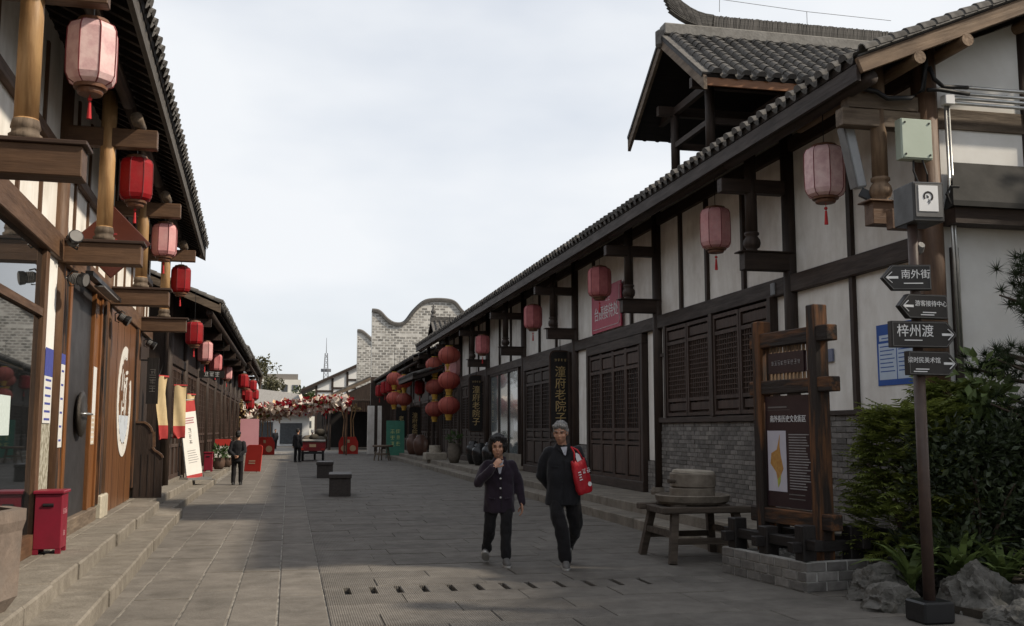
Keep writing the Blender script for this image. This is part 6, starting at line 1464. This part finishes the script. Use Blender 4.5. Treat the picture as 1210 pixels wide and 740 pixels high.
def shrub(M, label, rx, ry, h, n, s, m, seed, cat='shrub', clump=26):
    t = thing('glossy_shrub', label, cat, M); rr = random.Random(seed); b = MB()
    cl = []
    for i in range(clump):
        a = rr.uniform(0,6.28); q = rr.random()**.5; z = h*rr.uniform(.25,1.0); k = 1-.35*(z/h)**2
        cl.append(Vector((math.cos(a)*rx*q*k, math.sin(a)*ry*q*k, z*.93)))
    for i in range(n):
        c = rr.choice(cl); d = Vector((rr.gauss(0,1), rr.gauss(0,1), rr.gauss(0,.8))).normalized(); q = .26*rr.random()**.35*(.7+rx*.4)
        leaf(b, c+d*q, (d+Vector((rr.gauss(0,.5),rr.gauss(0,.5),rr.uniform(-.2,.6)))).normalized(), s*rr.uniform(.6,1.25), rr, .5)
    put('foliage', b.mesh(m, fix=False), t, M); stems(t, M, 8, rx*.7, h*.85, .025, seed)
    return t
shrub(T(6.55,8.75,.05), 'dense dark glossy-leaved shrub behind the sign pole', .8, .6, 1.55, 5200, .085, L_DK, 3, clump=40)
shrub(T(7.3,8.9,.05), 'dense dark glossy-leaved shrub against the white gable', .8, .7, 1.65, 4500, .085, L_DK, 4, clump=40)
shrub(T(6.95,8.3,.05), 'dark glossy-leaved shrub next to the boulders', .6, .5, 1.15, 3000, .08, L_DK, 5, clump=30)
shrub(T(6.85,9.05,.05), 'pale broad-leaved plant rising above the dark hedge', .30, .28, 2.35, 520, .15, L_BR, 6, 'plant', clump=12)
# pine branches at the garden edge
def pine(M, label, h, r, seed, n=34):
    t = thing('pine_tree', label, 'tree', M); rr = random.Random(seed); b = MB()
    MB().tube([(0,0,0),(.05,.02,h*.35),(-.04,.05,h*.7),(0,0,h)],[.11,.09,.06,.02],9).build('trunk', BARK, t, M, smooth=True)
    for i in range(n):
        z = h*(.28+.7*i/n); a = rr.uniform(0,6.28); ln = r*(1.1-.75*(i/n))*rr.uniform(.7,1.1)
        e = Vector((math.cos(a)*ln, math.sin(a)*ln, z+ln*.25)); MB().tube([(0,0,z),tuple(e*.5+Vector((0,0,z*.5-.03))),tuple(e)],[.03,.02,.008],5).build('branch', BARK, t, M)
        for k in range(9):
            f = rr.uniform(.35,1.05); c = Vector((0,0,z)).lerp(e, f)+Vector((rr.gauss(0,.09),rr.gauss(0,.09),rr.gauss(0,.06)))
            for j in range(52):
                d = Vector((rr.gauss(0,1),rr.gauss(0,1),rr.gauss(.35,.8))).normalized(); sd = d.cross(Vector((.3,.5,.8))).normalized()*.0045; ln2 = rr.uniform(.08,.15)
                b.add([c-sd, c+sd, c+d*ln2], [(0,1,2)])
    put('crown', b.mesh(L_PINE, fix=False), t, M)
pine(T(7.5,8.75,.05), 'dark long-needled pine leaning in at the garden edge', 3.3, 1.0, 8, 46)
# strap-leaved plants along the rocks
def strap(M, label, n, ln, seed):
    t = thing('strap_leaf_plant', label, 'plant', M, 'strap-leaved plants by the boulders'); rr = random.Random(seed)
    for i in range(n):
        a = rr.uniform(0,6.28); l_ = ln*rr.uniform(.65,1.15); tilt = rr.uniform(.35,1.05); w_ = .035*rr.uniform(.8,1.3); b = MB(); d2 = Vector((math.cos(a), math.sin(a), 0)); sd = Vector((-math.sin(a), math.cos(a), 0)); rs = []
        for k in range(7):
            f = k/6; q = d2*(l_*math.sin(tilt*f*1.15)*f)+Vector((0,0,l_*(f*math.cos(tilt*f*.95)-.18*f**3))); ww = w_*math.sin(math.pi*min(1,.18+f*.82))**.6
            rs.append((q-sd*ww, q+Vector((0,0,-.006)), q+sd*ww))
        for k in range(6):
            b.add([*rs[k],*rs[k+1]],[(0,1,4,3),(1,2,5,4)])
        put('leaf', b.mesh(L_STRAP, fix=False, smooth=True), t, M)
for i, (x, y, n, l_) in enumerate(((5.62,8.52,26,.58),(5.98,8.30,30,.72),(6.35,8.2,30,.74),(6.2,8.55,26,.72),(6.5,7.85,26,.62),(5.85,8.85,22,.55))):
    strap(T(x,y,.05), ('low strap-leaved plant between the planter and the small rock','strap-leaved plant spreading behind the largest boulder','upright strap-leaved plant beside the largest boulder','strap-leaved plant under the dark hedge','strap-leaved plant over the flat front rock','small strap-leaved plant under the cypress bush')[i], n, l_, 40+i)
# boulders
def boulder(M, label, rx, ry, rz, seed):
    t = MB(); bm = bmesh.new(); bmesh.ops.create_icosphere(bm, subdivisions=5, radius=1)
    for v in bm.verts:
        p = v.co.copy(); q = noise.noise(p*1.2+Vector((seed,0,0)))*.34-abs(noise.noise(p*2.2+Vector((0,seed,0))))*.34-abs(noise.noise(p*5+Vector((0,0,seed))))*.14+noise.noise(p*13)*.035+.14
        v.co = Vector((p.x*rx, p.y*ry, max(-.25, p.z)*rz))*(1+q)
    me = bpy.data.meshes.new('rock'); bm.to_mesh(me); bm.free(); me.materials.append(ROCK); smooth_by_angle(me, 22)
    return tag(put('boulder', me, None, M), label, 'boulder', 'garden boulders')
boulder(T(5.85,7.92,.06), 'largest rounded grey boulder to the right of the sign pole base', .29,.27,.31,1); boulder(T(5.15,8.12,.03), 'low grey boulder just behind the sign pole base', .24,.22,.20,2)
boulder(T(5.42,8.72,.02), 'rough grey rock next to the brick planter', .30,.26,.26,5); boulder(T(5.80,7.30,.0), 'flat pale rock in front of the strap-leaved plants', .25,.22,.17,7); boulder(T(6.2,7.75,.02), 'small dark rock between the largest boulder and the hedge', .16,.16,.2,9); boulder(T(6.12,8.98,.0), 'broken rock in the shade under the cypress bush', .26,.22,.26,12)
# trees that shade the foreground (stand beside the frame) and far trees
def tree(M, label, h, r, n, s, seed, m=L_TREE, group=None, th=.16, flat=.75, clumps=34):
    t = thing('leafy_tree', label, 'tree', M, group); rr = random.Random(seed); b = MB(); cz = h-r*flat*.9
    tr_ = MB().tube([(0,0,0),(.08,.03,cz*.4),(-.03,.06,cz*.8),(.02,0,cz)],[th,th*.8,th*.6,th*.45],9).build('trunk', BARK, t, M, smooth=True)
    cl = []
    for i in range(clumps):
        d = Vector((rr.gauss(0,1),rr.gauss(0,1),rr.gauss(0,1))).normalized(); q = r*rr.uniform(.35,.88); cl.append(Vector((d.x*q,d.y*q,cz+d.z*q*flat)))
    for c in cl[:12]: MB().tube([(0,0,cz*.75),tuple(c*.5+Vector((0,0,cz*.4))),tuple(c)],[th*.4,th*.25,.02],6).build('limb', BARK, t, M)
    for i in range(n):
        c = cl[i % len(cl)]; d = Vector((rr.gauss(0,1),rr.gauss(0,1),rr.gauss(0,.8))).normalized(); q = r*.33*rr.random()**.4
        leaf(b, c+d*q, (d+Vector((rr.gauss(0,.6),rr.gauss(0,.6),rr.gauss(0,.4)))).normalized(), s*rr.uniform(.6,1.3), rr, .55)
    put('crown', b.mesh(m, fix=False), t, M); return t
for i, (x, y, h, r) in enumerate(((9.6,6.9,6.1,1.7),(9.4,4.2,6.5,2.0),(11.6,5.6,8.0,2.1),(9.3,1.5,6.4,2.0),(11.2,8.5,6.6,1.7))):
    tree(T(x,y,0), ('leafy garden tree next to the gable end','leafy tree beside the street behind the garden','tallest leafy garden tree behind the others','leafy street tree before the garden','short leafy tree close to the gable wall')[i], h, r, 4200, .17, 60+i, group='garden trees beside the street')
for i, (x, y, h, r) in enumerate(((-3.6,126,10.2,2.0),(-2.2,132,8.2,1.6),(1.6,128,6.6,2.0),(7.0,135,8.2,3.4),(-10,118,10.5,3),(1.0,140,6.5,2.5),(17,210,14,5))):
    tree(T(x,y,0), ('bare-looking olive tree left of the pale block','small olive tree next to the pale block','rounded green tree between the pale block and the white house','green tree behind the timber-framed house','tall olive tree over the far left eaves','low green tree before the pale block','far tree on the skyline next to the mast')[i], h, r, 620 if i < 2 else 1500, .42 if i < 2 else .5, 80+i, m=leafmat('leaf_olive', (.12,.11,.06), (.07,.07,.035)) if i in (0,1,4) else L_TREE, group='far trees beyond the street', th=.2, clumps=22)
bpy.context.view_layer.update()
